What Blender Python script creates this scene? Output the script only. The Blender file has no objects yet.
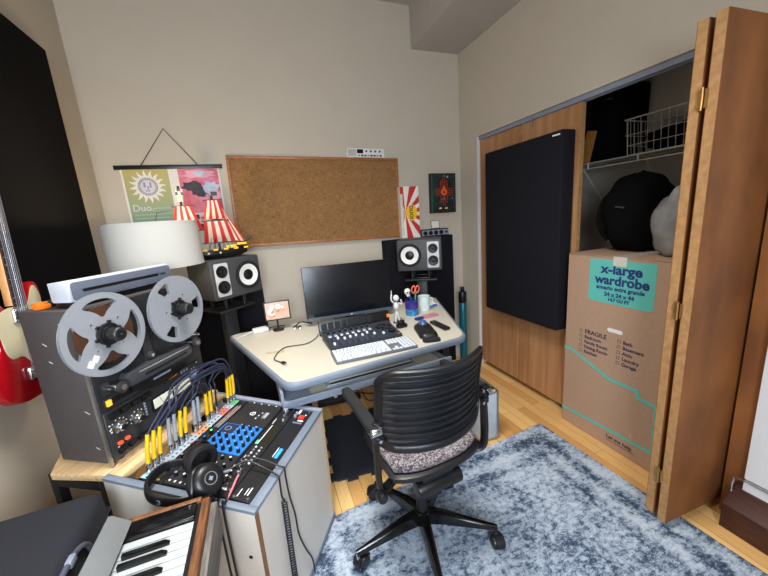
import bpy, bmesh, math, random
from mathutils import Vector, Matrix, Euler
random.seed(7)
PI = math.pi
C = bpy.context.scene.collection
SC = bpy.context.scene

# ------------------------------------------------------------------ camera
def make_camera():
    yaw, pit, rol = math.radians(20.012), math.radians(-11.964), math.radians(-4.194)
    fwd = Vector((math.sin(yaw)*math.cos(pit), math.cos(yaw)*math.cos(pit), math.sin(pit)))
    r0 = Vector((math.cos(yaw), -math.sin(yaw), 0)); u0 = r0.cross(fwd)
    r = math.cos(rol)*r0 + math.sin(rol)*u0
    u = -math.sin(rol)*r0 + math.cos(rol)*u0
    cd = bpy.data.cameras.new('camera'); cam = bpy.data.objects.new('camera', cd); C.objects.link(cam)
    m = Matrix((r, u, -fwd)).transposed().to_4x4(); m.translation = (0, 0, 1.409)
    cam.matrix_world = m
    cd.sensor_width = 36; cd.sensor_fit = 'HORIZONTAL'; cd.lens = 332.43/768*36; cd.clip_start = .02
    SC.camera = cam
make_camera()

# ------------------------------------------------------------------ light
w = bpy.data.worlds.new('world'); SC.world = w; w.use_nodes = True
bg = w.node_tree.nodes['Background']; bg.inputs[0].default_value = (.55, .68, .9, 1); bg.inputs[1].default_value = .6
def area(name, loc, target, sx, sy, power, col, spread=180):
    ld = bpy.data.lights.new(name, 'AREA'); ld.shape = 'RECTANGLE'; ld.size = sx; ld.size_y = sy
    ld.energy = power; ld.color = col; ld.spread = math.radians(spread)
    o = bpy.data.objects.new(name, ld); C.objects.link(o); o.location = loc
    o.rotation_euler = (Vector(target)-Vector(loc)).to_track_quat('-Z', 'Y').to_euler()
    return o
# daylight entering through the window in the wall behind the photographer
area('window_daylight', (-.22, -1.15, 1.55), (.0, 1.9, .55), 1.0, 1.3, 44, (.82, .91, 1.0), 140)
# overhead fill light, added out of view to brighten the horizontal surfaces
area('added_overhead_fill', (.15, .95, 2.93), (.15, .95, 0), .7, .7, 25, (1, .97, .92), 118)
SC.view_settings.view_transform = 'Standard'; SC.view_settings.look = 'None'
SC.view_settings.gamma = 1; SC.view_settings.use_curve_mapping = False
SC.view_settings.exposure = 0.55

# ------------------------------------------------------------------ materials
def L(c):
    out = []
    for v in c:
        v = v/255.0
        out.append(v/12.92 if v <= .04045 else ((v+.055)/1.055)**2.4)
    return (*out, 1)
_mats = {}
def mat(name, col, rough=.5, metal=0, var=.06, scale=25, bump=0, bscale=200, col2=None, emit=None, alpha=None, stretch=None, spec=.5, trans=0):
    if name in _mats: return _mats[name]
    m = bpy.data.materials.new(name); m.use_nodes = True; nt = m.node_tree; N = nt.nodes; LK = nt.links
    b = N['Principled BSDF']
    b.inputs['Roughness'].default_value = rough; b.inputs['Metallic'].default_value = metal
    b.inputs['Specular IOR Level'].default_value = spec
    if trans: b.inputs['Transmission Weight'].default_value = trans
    tc = N.new('ShaderNodeTexCoord'); mp = N.new('ShaderNodeMapping'); LK.new(tc.outputs['Object'], mp.inputs[0])
    if stretch: mp.inputs['Scale'].default_value = stretch
    nz = N.new('ShaderNodeTexNoise'); nz.inputs['Scale'].default_value = scale; nz.inputs['Detail'].default_value = 4
    LK.new(mp.outputs[0], nz.inputs['Vector'])
    cr = N.new('ShaderNodeValToRGB'); LK.new(nz.outputs[0], cr.inputs[0])
    c = L(col); c2 = L(col2) if col2 else None
    if c2 is None:
        c2 = tuple(min(1, x*(1+var)) for x in c[:3])+(1,); c = tuple(x*(1-var) for x in c[:3])+(1,)
    cr.color_ramp.elements[0].color = c; cr.color_ramp.elements[1].color = c2
    cr.color_ramp.elements[0].position = .35; cr.color_ramp.elements[1].position = .65
    LK.new(cr.outputs[0], b.inputs['Base Color'])
    if bump:
        n2 = N.new('ShaderNodeTexNoise'); n2.inputs['Scale'].default_value = bscale; LK.new(mp.outputs[0], n2.inputs['Vector'])
        bp = N.new('ShaderNodeBump'); bp.inputs['Strength'].default_value = bump; bp.inputs['Distance'].default_value = .003
        LK.new(n2.outputs[0], bp.inputs['Height']); LK.new(bp.outputs[0], b.inputs['Normal'])
    if emit:
        b.inputs['Emission Color'].default_value = L(emit[0]); b.inputs['Emission Strength'].default_value = emit[1]
    _mats[name] = m; return m

def floor_mat():
    m = bpy.data.materials.new('oak_planks'); m.use_nodes = True; nt = m.node_tree; N = nt.nodes; K = nt.links
    b = N['Principled BSDF']; b.inputs['Roughness'].default_value = .38
    tc = N.new('ShaderNodeTexCoord'); mp = N.new('ShaderNodeMapping'); mp.inputs['Rotation'].default_value = (0, 0, PI/2)
    K.new(tc.outputs['Object'], mp.inputs[0])
    br = N.new('ShaderNodeTexBrick'); K.new(mp.outputs[0], br.inputs['Vector'])
    br.inputs['Scale'].default_value = 1; br.inputs['Brick Width'].default_value = .85; br.inputs['Row Height'].default_value = .068
    br.inputs['Mortar Size'].default_value = .0012; br.offset = .37; br.inputs['Bias'].default_value = -.1
    br.inputs['Color1'].default_value = L((248, 206, 138)); br.inputs['Color2'].default_value = L((204, 146, 82)); br.inputs['Mortar'].default_value = L((140, 92, 50))
    mp2 = N.new('ShaderNodeMapping'); mp2.inputs['Scale'].default_value = (60, 3, 1); K.new(tc.outputs['Object'], mp2.inputs[0])
    nz = N.new('ShaderNodeTexNoise'); nz.inputs['Scale'].default_value = 2; nz.inputs['Detail'].default_value = 6; K.new(mp2.outputs[0], nz.inputs['Vector'])
    mx = N.new('ShaderNodeMix'); mx.data_type = 'RGBA'; mx.blend_type = 'MULTIPLY'; mx.inputs[0].default_value = .55
    cr = N.new('ShaderNodeValToRGB'); cr.color_ramp.elements[0].color = (.45, .4, .36, 1); cr.color_ramp.elements[1].color = (1.15, 1.12, 1.05, 1)
    K.new(nz.outputs[0], cr.inputs[0]); K.new(br.outputs[0], mx.inputs[6]); K.new(cr.outputs[0], mx.inputs[7]); K.new(mx.outputs[2], b.inputs['Base Color'])
    return m

def rug_mat():
    m = bpy.data.materials.new('distressed_rug'); m.use_nodes = True; nt = m.node_tree; N = nt.nodes; K = nt.links
    b = N['Principled BSDF']; b.inputs['Roughness'].default_value = .95; b.inputs['Specular IOR Level'].default_value = .1
    tc = N.new('ShaderNodeTexCoord')
    def nz(s, d, st=(1, 1, 1), dist=0):
        mp = N.new('ShaderNodeMapping'); mp.inputs['Scale'].default_value = st; K.new(tc.outputs['Object'], mp.inputs[0])
        n = N.new('ShaderNodeTexNoise'); n.inputs['Scale'].default_value = s; n.inputs['Detail'].default_value = d
        n.inputs['Roughness'].default_value = .74; n.inputs['Distortion'].default_value = dist
        K.new(mp.outputs[0], n.inputs['Vector']); return n.outputs[0]
    def math_(op, a, bb, clamp=False):
        n = N.new('ShaderNodeMath'); n.operation = op; n.use_clamp = clamp
        for i, v in enumerate((a, bb)):
            if isinstance(v, (int, float)): n.inputs[i].default_value = v
            else: K.new(v, n.inputs[i])
        return n.outputs[0]
    big = nz(3.6, 3, (1, 1, 1), .6); mid = nz(36, 9, (1, 1.3, 1), .3); fine = nz(170, 5); streak = nz(26, 6, (1, 7, 1), .2)
    # faded ornamental border: bands at set distances from the rug's edge
    sx = N.new('ShaderNodeSeparateXYZ'); K.new(tc.outputs['Object'], sx.inputs[0])
    dx = math_('SUBTRACT', .80, math_('ABSOLUTE', sx.outputs[0], 0)); dy = math_('SUBTRACT', 1.15, math_('ABSOLUTE', sx.outputs[1], 0))
    d = math_('MINIMUM', dx, dy)
    wv = math_('MULTIPLY', math_('SINE', math_('MULTIPLY', d, 48), 0), .055)
    near = math_('LESS_THAN', d, .27)
    band = math_('MULTIPLY', wv, near)
    s = math_('ADD', math_('MULTIPLY', big, .36), math_('MULTIPLY', mid, .66))
    s = math_('ADD', s, math_('MULTIPLY', fine, .28)); s = math_('ADD', s, math_('MULTIPLY', streak, .20)); s = math_('ADD', s, band)
    cr = N.new('ShaderNodeValToRGB'); K.new(s, cr.inputs[0]); E = cr.color_ramp.elements
    E[0].position = .635; E[0].color = L((52, 64, 82)); E[1].position = .845; E[1].color = L((180, 190, 202))
    e = E.new(.70); e.color = L((92, 106, 126)); e = E.new(.735); e.color = L((136, 150, 168))
    K.new(cr.outputs[0], b.inputs['Base Color'])
    bp = N.new('ShaderNodeBump'); bp.inputs['Strength'].default_value = .35; bp.inputs['Distance'].default_value = .004
    K.new(fine, bp.inputs['Height']); K.new(bp.outputs[0], b.inputs['Normal'])
    return m

def burlap_mat():
    m = bpy.data.materials.new('burlap_weave'); m.use_nodes = True; nt = m.node_tree; N = nt.nodes; K = nt.links
    b = N['Principled BSDF']; b.inputs['Roughness'].default_value = .95; b.inputs['Specular IOR Level'].default_value = .1
    tc = N.new('ShaderNodeTexCoord')
    def st(sc):
        mp = N.new('ShaderNodeMapping'); mp.inputs['Scale'].default_value = sc; K.new(tc.outputs['Object'], mp.inputs[0])
        n = N.new('ShaderNodeTexNoise'); n.inputs['Scale'].default_value = 1; n.inputs['Detail'].default_value = 3; K.new(mp.outputs[0], n.inputs['Vector']); return n.outputs[0]
    a = st((300, 1, 22)); c = st((22, 1, 300)); big = st((9, 1, 14))
    ad = N.new('ShaderNodeMath'); ad.operation = 'ADD'; K.new(a, ad.inputs[0]); K.new(c, ad.inputs[1])
    ad2 = N.new('ShaderNodeMath'); ad2.operation = 'MULTIPLY_ADD'; K.new(big, ad2.inputs[0]); ad2.inputs[1].default_value = .25; K.new(ad.outputs[0], ad2.inputs[2])
    cr = N.new('ShaderNodeValToRGB'); K.new(ad2.outputs[0], cr.inputs[0])
    mr = N.new('ShaderNodeMapRange'); mr.inputs[1].default_value = .85; mr.inputs[2].default_value = 1.4; K.new(ad2.outputs[0], mr.inputs[0]); K.new(mr.outputs[0], cr.inputs[0])
    cr.color_ramp.elements[0].color = L((104, 74, 44)); cr.color_ramp.elements[1].color = L((166, 124, 82))
    K.new(cr.outputs[0], b.inputs['Base Color'])
    return m

def speckle_mat():
    m = bpy.data.materials.new('tweed_upholstery'); m.use_nodes = True; nt = m.node_tree; N = nt.nodes; K = nt.links
    b = N['Principled BSDF']; b.inputs['Roughness'].default_value = .95
    tc = N.new('ShaderNodeTexCoord'); v = N.new('ShaderNodeTexVoronoi'); v.inputs['Scale'].default_value = 190; K.new(tc.outputs['Object'], v.inputs['Vector'])
    sp = N.new('ShaderNodeSeparateColor'); K.new(v.outputs['Color'], sp.inputs[0])
    cr = N.new('ShaderNodeValToRGB'); K.new(sp.outputs[0], cr.inputs[0])
    cr.color_ramp.elements[0].position = .2; cr.color_ramp.elements[0].color = L((56, 50, 53)); cr.color_ramp.elements[1].color = L((150, 140, 143)); cr.color_ramp.elements[1].position = .95
    K.new(cr.outputs[0], b.inputs['Base Color'])
    bp = N.new('ShaderNodeBump'); bp.inputs['Strength'].default_value = .5; bp.inputs['Distance'].default_value = .003
    K.new(v.outputs['Distance'], bp.inputs['Height']); K.new(bp.outputs[0], b.inputs['Normal'])
    return m

WALL = mat('warm_white_wall_paint', (192, 182, 166), .85, var=.015, scale=4, bump=.05, bscale=300)
WALLW = mat('white_gloss_paint', (214, 214, 216), .5, var=.01)
CEIL = mat('ceiling_paint', (176, 170, 164), .9, var=.015, scale=4)
OAK = floor_mat(); RUG = rug_mat(); BURLAP = burlap_mat(); TWEED = speckle_mat()
DOORW = mat('oak_veneer_door', (184, 136, 94), .5, col2=(160, 112, 72), scale=2.2, stretch=(14, 14, .7))
DOORE = mat('particleboard_door_edge', (172, 130, 84), .7, col2=(152, 112, 68), scale=40)
DOORF = mat('mottled_brown_veneer', (146, 90, 42), .65, col2=(110, 63, 28), scale=5, bump=.06, bscale=60, stretch=(1, 1, .5))
FELT = mat('black_acoustic_fabric', (26, 26, 32), .97, var=.2, scale=300, bump=.2, bscale=600, spec=.15)
FELTB = mat('deep_black_fabric', (15, 14, 15), .98, var=.2, scale=300, spec=.08)
CARD = mat('brown_cardboard', (172, 140, 115), .85, var=.04, scale=60, bump=.04, bscale=90)
TEAL = mat('teal_print', (92, 184, 172), .7, var=.02)
NAVY = mat('navy_ink', (26, 46, 110), .7)
PURPLE = mat('dark_purple_ink', (58, 42, 70), .7)
CLEAR = mat('clear_packing_tape', (205, 200, 188), .25, var=.03)
WHITEP = mat('white_plastic', (226, 226, 226), .45, var=.01)
WIRE = mat('white_coated_wire', (206, 204, 198), .4)
BLACK = mat('black_plastic', (17, 17, 20), .38, var=.1)
BLACKG = mat('gloss_black_metal', (11, 11, 13), .16, var=.1, spec=.6)
BLACKM = mat('matte_black_metal', (24, 24, 26), .55, var=.1)
DGREY = mat('dark_grey_plastic', (48, 49, 52), .5, var=.06)
RUBBER = mat('black_rubber', (20, 20, 22), .85, var=.1)
CHROME = mat('bright_metal', (206, 208, 212), .22, metal=1, var=.03)
ALU = mat('brushed_aluminium', (178, 182, 188), .38, metal=1, var=.04, stretch=(1, 30, 1))
GREYP = mat('grey_laminate_edging', (112, 123, 138), .5, var=.03)
GREYL = mat('grey_bluish_metal', (132, 140, 156), .45, var=.03)
BEIGE = mat('beige_laminate', (196, 191, 176), .42, var=.02, scale=120)
RACKB = mat('pale_grey_beige_laminate', (206, 200, 192), .42, var=.02, scale=120)
PINE = mat('light_wood', (226, 194, 150), .5, col2=(204, 166, 116), scale=2.5, stretch=(3, 40, 40))
FRAMEW = mat('stained_oak_frame', (176, 112, 60), .45, col2=(140, 82, 40), scale=4, stretch=(4, 30, 30))
BARE = mat('raw_particleboard', (128, 88, 60), .8, var=.12, scale=140)
OLDW = mat('worn_walnut', (132, 84, 46), .6, col2=(86, 52, 30), scale=3, stretch=(50, 5, 50), bump=.15, bscale=60)
GREYW = mat('weathered_grey_wood', (120, 116, 110), .75, col2=(84, 80, 76), scale=3, stretch=(50, 5, 50))
REDB = mat('reddish_brown_stain', (74, 38, 26), .5, col2=(50, 25, 17), scale=6, stretch=(20, 2, 20))
RED = mat('red_lacquer', (168, 14, 26), .15, var=.05)
CREAM = mat('cream_pickguard', (206, 194, 160), .35, var=.03)
YEL = mat('yellow_plastic', (236, 190, 20), .45, var=.04)
ORANGE = mat('orange_plastic', (240, 120, 30), .5, var=.04)
BLUECORD = mat('slate_blue_cable', (30, 38, 64), .45, var=.05)
CORD = mat('black_cable', (16, 16, 18), .5, var=.05)
GREYCORD = mat('grey_cable', (120, 128, 140), .5)
PINKC = mat('pink_cable', (220, 130, 140), .5)
TAPEB = mat('brown_magnetic_tape', (84, 54, 36), .28, col2=(60, 38, 26), scale=8)
REELA = mat('satin_aluminium_reel', (158, 161, 168), .5, metal=.3, var=.02)
VINYL = mat('grey_brown_vinyl', (72, 66, 66), .75, var=.1, scale=250, bump=.15, bscale=500)
BLUEP = mat('bright_blue_panel', (40, 120, 205), .4, var=.03)
SHADE = mat('white_lampshade_fabric', (184, 181, 174), .9, var=.02, scale=200)
PAPER = mat('white_paper', (224, 220, 210), .8, var=.02)
KEYW = mat('ivory_white_keys', (182, 188, 190), .3, var=.01)
NAVYC = mat('dark_navy_nylon', (25, 27, 36), .85, var=.15, scale=300, bump=.3, bscale=500)
SCREEN = mat('dark_glass_screen', (12, 14, 20), .18, var=.05)

# ------------------------------------------------------------------ mesh helpers
_tmpc = []
class MB:
    def __init__(s): s.bm = bmesh.new(); s.mats = []
    def mi(s, m):
        if m not in s.mats: s.mats.append(m)
        return s.mats.index(m)
    def add(s, tb, m, M=None):
        i = s.mi(m)
        for f in tb.faces: f.material_index = i
        if M is not None: tb.transform(M)
        me = bpy.data.meshes.new('tmp'); tb.to_mesh(me); tb.free(); s.bm.from_mesh(me); bpy.data.meshes.remove(me)
        return s
    def box(s, c, d, m, rot=(0, 0, 0), bev=0, seg=2, M=None):
        tb = bmesh.new(); bmesh.ops.create_cube(tb, size=1); bmesh.ops.scale(tb, vec=d, verts=tb.verts)
        if bev: bmesh.ops.bevel(tb, geom=tb.edges[:], offset=min(bev, min(d)*.49), segments=seg, affect='EDGES', profile=.5)
        X = Matrix.Translation(c) @ Euler(rot).to_matrix().to_4x4()
        return s.add(tb, m, X if M is None else M @ X)
    def bx(s, x0, x1, y0, y1, z0, z1, m, bev=0, seg=2, M=None):
        return s.box(((x0+x1)/2, (y0+y1)/2, (z0+z1)/2), (abs(x1-x0), abs(y1-y0), abs(z1-z0)), m, bev=bev, seg=seg, M=M)
    def cyl(s, p0, p1, r, m, r1=None, n=20, bev=0, M=None):
        p0 = Vector(p0); p1 = Vector(p1); d = p1-p0; tb = bmesh.new()
        bmesh.ops.create_cone(tb, cap_ends=True, segments=n, radius1=r, radius2=r if r1 is None else r1, depth=d.length)
        if bev:
            eds = [e for e in tb.edges if abs(e.verts[0].co.z-e.verts[1].co.z) < 1e-6]
            bmesh.ops.bevel(tb, geom=eds, offset=bev, segments=2, affect='EDGES', profile=.5)
        X = Matrix.Translation((p0+p1)/2) @ d.to_track_quat('Z', 'Y').to_matrix().to_4x4()
        return s.add(tb, m, X if M is None else M @ X)
    def sph(s, c, r, m, sc=(1, 1, 1), n=16, rot=(0, 0, 0)):
        tb = bmesh.new(); bmesh.ops.create_uvsphere(tb, u_segments=n, v_segments=max(6, n//2), radius=r); bmesh.ops.scale(tb, vec=sc, verts=tb.verts)
        return s.add(tb, m, Matrix.Translation(c) @ Euler(rot).to_matrix().to_4x4())
    def prism(s, pts, h0, h1, m, M=None, bev=0):
        """outline in local XY extruded along local Z from h0 to h1, then moved by M"""
        tb = bmesh.new(); lo = [tb.verts.new((p[0], p[1], h0)) for p in pts]; hi = [tb.verts.new((p[0], p[1], h1)) for p in pts]; n = len(pts)
        tb.faces.new(lo[::-1]); tb.faces.new(hi)
        for i in range(n): tb.faces.new((lo[i], lo[(i+1) % n], hi[(i+1) % n], hi[i]))
        bmesh.ops.recalc_face_normals(tb, faces=tb.faces[:])
        if bev: bmesh.ops.bevel(tb, geom=[e for e in tb.edges if abs(e.verts[0].co.z-e.verts[1].co.z) < 1e-7], offset=bev, segments=2, affect='EDGES', profile=.5)
        return s.add(tb, m, M)
    def lathe(s, prof, m, M=None, n=32, closed=False):
        """profile [(r, z)] around local Z"""
        tb = bmesh.new(); rings = []
        for r, z in prof:
            rings.append([tb.verts.new((r*math.cos(2*PI*k/n), r*math.sin(2*PI*k/n), z)) for k in range(n)] if r > 1e-6 else [tb.verts.new((0, 0, z))])
        R = list(zip(rings[:-1], rings[1:]))
        if closed: R.append((rings[-1], rings[0]))
        for a, b in R:
            for k in range(n):
                k2 = (k+1) % n
                if len(a) == 1 and len(b) > 1: tb.faces.new((a[0], b[k], b[k2]))
                elif len(b) == 1 and len(a) > 1: tb.faces.new((a[k], b[0], a[k2]))
                elif len(a) > 1: tb.faces.new((a[k], b[k], b[k2], a[k2]))
        bmesh.ops.recalc_face_normals(tb, faces=tb.faces[:])
        return s.add(tb, m, M)
    def tube(s, pts, r, m, n=8, sub=6, smooth=True, radii=None, M=None):
        P = [Vector(p) for p in pts]
        if smooth and len(P) > 2:
            Q = []; RR = []
            for i in range(len(P)-1):
                p0 = P[max(i-1, 0)]; p1 = P[i]; p2 = P[i+1]; p3 = P[min(i+2, len(P)-1)]
                for k in range(sub):
                    t = k/sub
                    Q.append(.5*((2*p1)+(-p0+p2)*t+(2*p0-5*p1+4*p2-p3)*t*t+(-p0+3*p1-3*p2+p3)*t**3))
                    if radii: RR.append(radii[i]*(1-t)+radii[i+1]*t)
            Q.append(P[-1]); P = Q
            if radii: radii = RR+[radii[-1]]
        tb = bmesh.new(); rings = []; up = None
        for i, p in enumerate(P):
            d = (P[min(i+1, len(P)-1)]-P[max(i-1, 0)]).normalized()
            if up is None: up = d.orthogonal().normalized()
            up = (up-d*up.dot(d)); up = up.normalized() if up.length > 1e-6 else d.orthogonal().normalized()
            sd = d.cross(up); rr = radii[i] if radii else r
            rings.append([tb.verts.new(p+rr*(math.cos(2*PI*k/n)*up+math.sin(2*PI*k/n)*sd)) for k in range(n)])
        for a, b in zip(rings[:-1], rings[1:]):
            for k in range(n): tb.faces.new((a[k], a[(k+1) % n], b[(k+1) % n], b[k]))
        tb.faces.new(rings[0][::-1]); tb.faces.new(rings[-1])
        bmesh.ops.recalc_face_normals(tb, faces=tb.faces[:])
        return s.add(tb, m, M)
    def loft(s, rings, m, M=None, cap=True, closed=True):
        tb = bmesh.new(); R = [[tb.verts.new(p) for p in r] for r in rings]
        for a, b in zip(R[:-1], R[1:]):
            n = len(a)
            for k in range(n if closed else n-1): tb.faces.new((a[k], a[(k+1) % n], b[(k+1) % n], b[k]))
        if cap and closed: tb.faces.new(R[0][::-1]); tb.faces.new(R[-1])
        bmesh.ops.recalc_face_normals(tb, faces=tb.faces[:])
        return s.add(tb, m, M)
    def sheet(s, grid, m, th):
        """grid of points (rows) turned into a solid sheet of thickness th along the surface normal"""
        tb = bmesh.new(); V = [[tb.verts.new(p) for p in row] for row in grid]
        for a, b in zip(V[:-1], V[1:]):
            for k in range(len(a)-1): tb.faces.new((a[k], a[k+1], b[k+1], b[k]))
        bmesh.ops.recalc_face_normals(tb, faces=tb.faces[:])
        bmesh.ops.solidify(tb, geom=tb.faces[:], thickness=th)
        return s.add(tb, m)
    def text(s, body, size, m, M, ext=.0004, bold=0, align='LEFT', sx=1):
        cu = bpy.data.curves.new('t', 'FONT'); cu.body = body; cu.size = size; cu.extrude = ext; cu.offset = bold; cu.align_x = align; cu.resolution_u = 3
        o = bpy.data.objects.new('t', cu); me = o.to_mesh()
        tb = bmesh.new(); tb.from_mesh(me); o.to_mesh_clear(); bpy.data.objects.remove(o); bpy.data.curves.remove(cu)
        return s.add(tb, m, M @ Matrix.Diagonal((sx, 1, 1, 1)))
    def build(s, name, parent=None, loc=(0, 0, 0), rot=(0, 0, 0), label=None, sharp=38, kind=None):
        me = bpy.data.meshes.new(name); s.bm.to_mesh(me); s.bm.free()
        for m in s.mats: me.materials.append(m)
        for p in me.polygons: p.use_smooth = True
        me.set_sharp_from_angle(angle=math.radians(sharp))
        o = bpy.data.objects.new(name, me); C.objects.link(o); o.location = loc; o.rotation_euler = rot
        if parent: o.parent = parent
        if label: o['label'] = label
        if kind: o['kind'] = kind
        return o
def tag(o, label, cat, group=None):
    o['label'] = label; o['category'] = cat
    if group: o['group'] = group
    return o
def thing(name, label, cat, loc=(0, 0, 0), rz=0, group=None, rot=None):
    o = bpy.data.objects.new(name, None); C.objects.link(o); o.empty_display_size = .05
    o.location = loc; o.rotation_euler = rot if rot else (0, 0, rz)
    return tag(o, label, cat, group)
def copy_tree(o, parent=None):
    c = o.copy(); C.objects.link(c); c.parent = parent
    for ch in list(o.children): copy_tree(ch, c)
    return c
def struct(name, mb, **k):
    o = mb.build(name, **k); o['kind'] = 'structure'; return o
def basis(o, x, y, z):
    """matrix whose local X, Y, Z axes are the given world directions"""
    m = Matrix((Vector(x), Vector(y), Vector(z))).transposed().to_4x4(); m.translation = o; return m
def rrect(x0, x1, y0, y1, r, n=4):
    P = []
    for cx, cy, a in ((x1-r, y1-r, 0), (x0+r, y1-r, 90), (x0+r, y0+r, 180), (x1-r, y0+r, 270)):
        for k in range(n+1):
            t = math.radians(a+90*k/n); P.append((cx+r*math.cos(t), cy+r*math.sin(t)))
    return P
def circ(r, n=32, cx=0, cy=0, a0=0, a1=360):
    return [(cx+r*math.cos(math.radians(a0+(a1-a0)*k/n)), cy+r*math.sin(math.radians(a0+(a1-a0)*k/n))) for k in range(n if a1-a0 >= 360 else n+1)]
def T(x, y, z): return Matrix.Translation((x, y, z))
FRONT = basis((0, 0, 0), (1, 0, 0), (0, 0, 1), (0, -1, 0))       # local XY drawn on a face looking towards -Y

# ------------------------------------------------------------------ the room
XL, XR, YB, YF, ZC = -.90, 1.80, 2.70, -1.22, 3.015
struct('floor', MB().bx(XL-.1, 2.6, YF-.1, YB+.1, -.06, 0, OAK))
struct('ceiling', MB().bx(XL-.1, 2.6, YF-.1, YB+.1, ZC, ZC+.08, CEIL))
struct('wall_left', MB().bx(XL-.1, XL, YF, YB, 0, ZC, WALL))
struct('wall_back', MB().bx(XL-.1, 2.6, YB, YB+.1, 0, ZC, WALL))
mb = MB()
mb.bx(XR, XR+.10, 2.455, YB, 0, ZC, WALL).bx(XR, XR+.10, .618, 2.455, 2.0, ZC, WALL).bx(XR, XR+.10, YF, .618, 0, ZC, WALL)
struct('wall_right', mb)
mb = MB(); wx0, wx1, wz0, wz1 = -.84, .22, .75, 2.15
mb.bx(XL, wx0, YF-.1, YF, 0, ZC, WALL).bx(wx1, XR, YF-.1, YF, 0, ZC, WALL).bx(wx0, wx1, YF-.1, YF, 0, wz0, WALL).bx(wx0, wx1, YF-.1, YF, wz1, ZC, WALL)
struct('wall_front', mb)
win = struct('window_1', MB().bx(wx0, wx1, YF-.06, YF-.055, wz0, wz1, mat('window_glass', (235, 240, 245), .02, trans=1)))
mb = MB()
for a in (wx0, wx1-.04, (wx0+wx1)/2-.02): mb.bx(a, a+.04, YF-.08, YF-.03, wz0, wz1, WALLW)
for a in (wz0, wz1-.04): mb.bx(wx0, wx1, YF-.08, YF-.03, a, a+.04, WALLW)
mb.build('window_frame', win)
struct('trim_1', MB().bx(1.362, XR, YF, YB, 2.71, ZC, CEIL))                     # boxed ceiling soffit along the right wall
# closet recess
CW = mat('closet_wall_paint', (196, 190, 180), .9, var=.02, scale=5)
struct('wall_closet_back', MB().bx(2.5, 2.58, .45, 2.65, 0, 2.45, CW))
struct('wall_closet_left', MB().bx(1.9, 2.5, 2.57, 2.65, 0, 2.45, CW))
struct('wall_closet_right', MB().bx(1.9, 2.5, .55, .64, 0, 2.45, CW))
struct('ceiling_closet', MB().bx(1.9, 2.58, .45, 2.65, 2.45, 2.5, CW))
# jamb and door track
struct('trim_2', MB().bx(1.803, 1.897, 2.447, 2.4549, 0, 1.999, WALLW))
tr = MB(); tr.bx(1.815, 1.822, .67, 2.446, 1.972, 1.999, GREYL).bx(1.858, 1.865, .67, 2.446, 1.972, 1.999, GREYL).bx(1.822, 1.858, .67, 2.446, 1.994, 1.999, GREYL)
struct('trim_3', tr)
struct('gap_shade_strip', MB().bx(1.797, 1.898, .6185, .683, 0, 1.97, DOORF))                 # added dark strip standing in for shade in the gap behind the leaf
struct('added_fill_fitting', MB().bx(-.25, .55, .55, 1.35, 2.945, 3.0145, WALLW, bev=.01))        # invented fitting, out of view, to go with the added overhead fill
# the white door and its bottom strip beyond the folded leaf
struct('door_3', MB().bx(1.772, 1.799, .02, .612, .228, 2.03, WALLW))
struct('trim_4', MB().bx(1.772, 1.799, .02, .612, .165, .212, WALLW))
struct('baseboard_left', MB().bx(XL, XL+.014, YF, YB, 0, .09, WALL))
struct('baseboard_back', MB().bx(XL+.014, XR, YB-.014, YB, 0, .09, WALLW))

def closet_door(name, leaves, hinges):
    root = bpy.data.objects.new(name, None); C.objects.link(root); root['kind'] = 'structure'
    root.location = leaves[0][0]
    for (a, rz, m_face) in leaves:
        mb = MB(); mb.box((.2325, 0, .975), (.463, .030, 1.93), DOORE, bev=.001, seg=1)
        mb.box((.2325, -.0158, .975), (.461, .0016, 1.928), m_face).box((.2325, .0158, .975), (.461, .0016, 1.928), m_face)
        o = mb.build('door_leaf', root); o.location = Vector(a)-Vector(leaves[0][0]); o.rotation_euler = (0, 0, rz)
    for (p, rz) in hinges:
        mb = MB(); mb.cyl((-.004, 0, -.036), (-.004, 0, .036), .0045, BRASS, n=10)
        for s in (-1, 1):
            mb.box((-.0006, s*.0110, 0), (.0022, .009, .06), BRASS)
            for k in (-1, 1): mb.cyl((-.0028, s*.013, k*.022), (-.0005, s*.013, k*.022), .0028, BRASS, n=8)
        o = mb.build('hinge', root); o.location = Vector(p)-Vector(leaves[0][0]); o.rotation_euler = (0, 0, rz)
    return root
BRASS = mat('aged_brass', (190, 150, 90), .35, metal=.9, var=.06)
d1 = closet_door('door_1', [((1.840, 2.444, .03), math.radians(-90), DOORW), ((1.840, 1.973, .03), math.radians(-90), DOORW)], [])
mb = MB(); mb.box((0, 0, 0), (.012, .016, .05), ALU, bev=.002); o = mb.build('pivot_bracket', d1); o.location = (-.026, 2.444-.57-2.444, 1.925)
d2 = closet_door('door_2', [((1.468, .7805, .03), math.radians(-1.5), DOORF), ((1.459, .7275, .03), math.radians(-2.5), DOORF)],
                 [((1.4605, .754, .25), -.1), ((1.4605, .754, .98), -.1), ((1.4605, .754, 1.72), -.1)])

# stained ledge along the wall at the right, with a thin wire over its end
lg = thing('wall_ledge', 'low reddish-brown wooden ledge along the wall beside the folded closet door', 'ledge', (1.70, .34, 0))
mb = MB(); mb.prism([(0, 0), (.095, 0), (.095, .186), (.088, .186), (.0, .112)], -.30, .30, REDB, basis((0, 0, 0), (1, 0, 0), (0, 0, 1), (0, -1, 0)), bev=.003)
mb.build('board', lg)
mb = MB(); mb.tube([(.05, .296, .152), (.060, .298, .20), (.066, .28, .219), (.066, .1, .2195), (.066, -.28, .2195)], .0035, CHROME, n=6); mb.build('wire', lg, label='thin bent metal wire')

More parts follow.
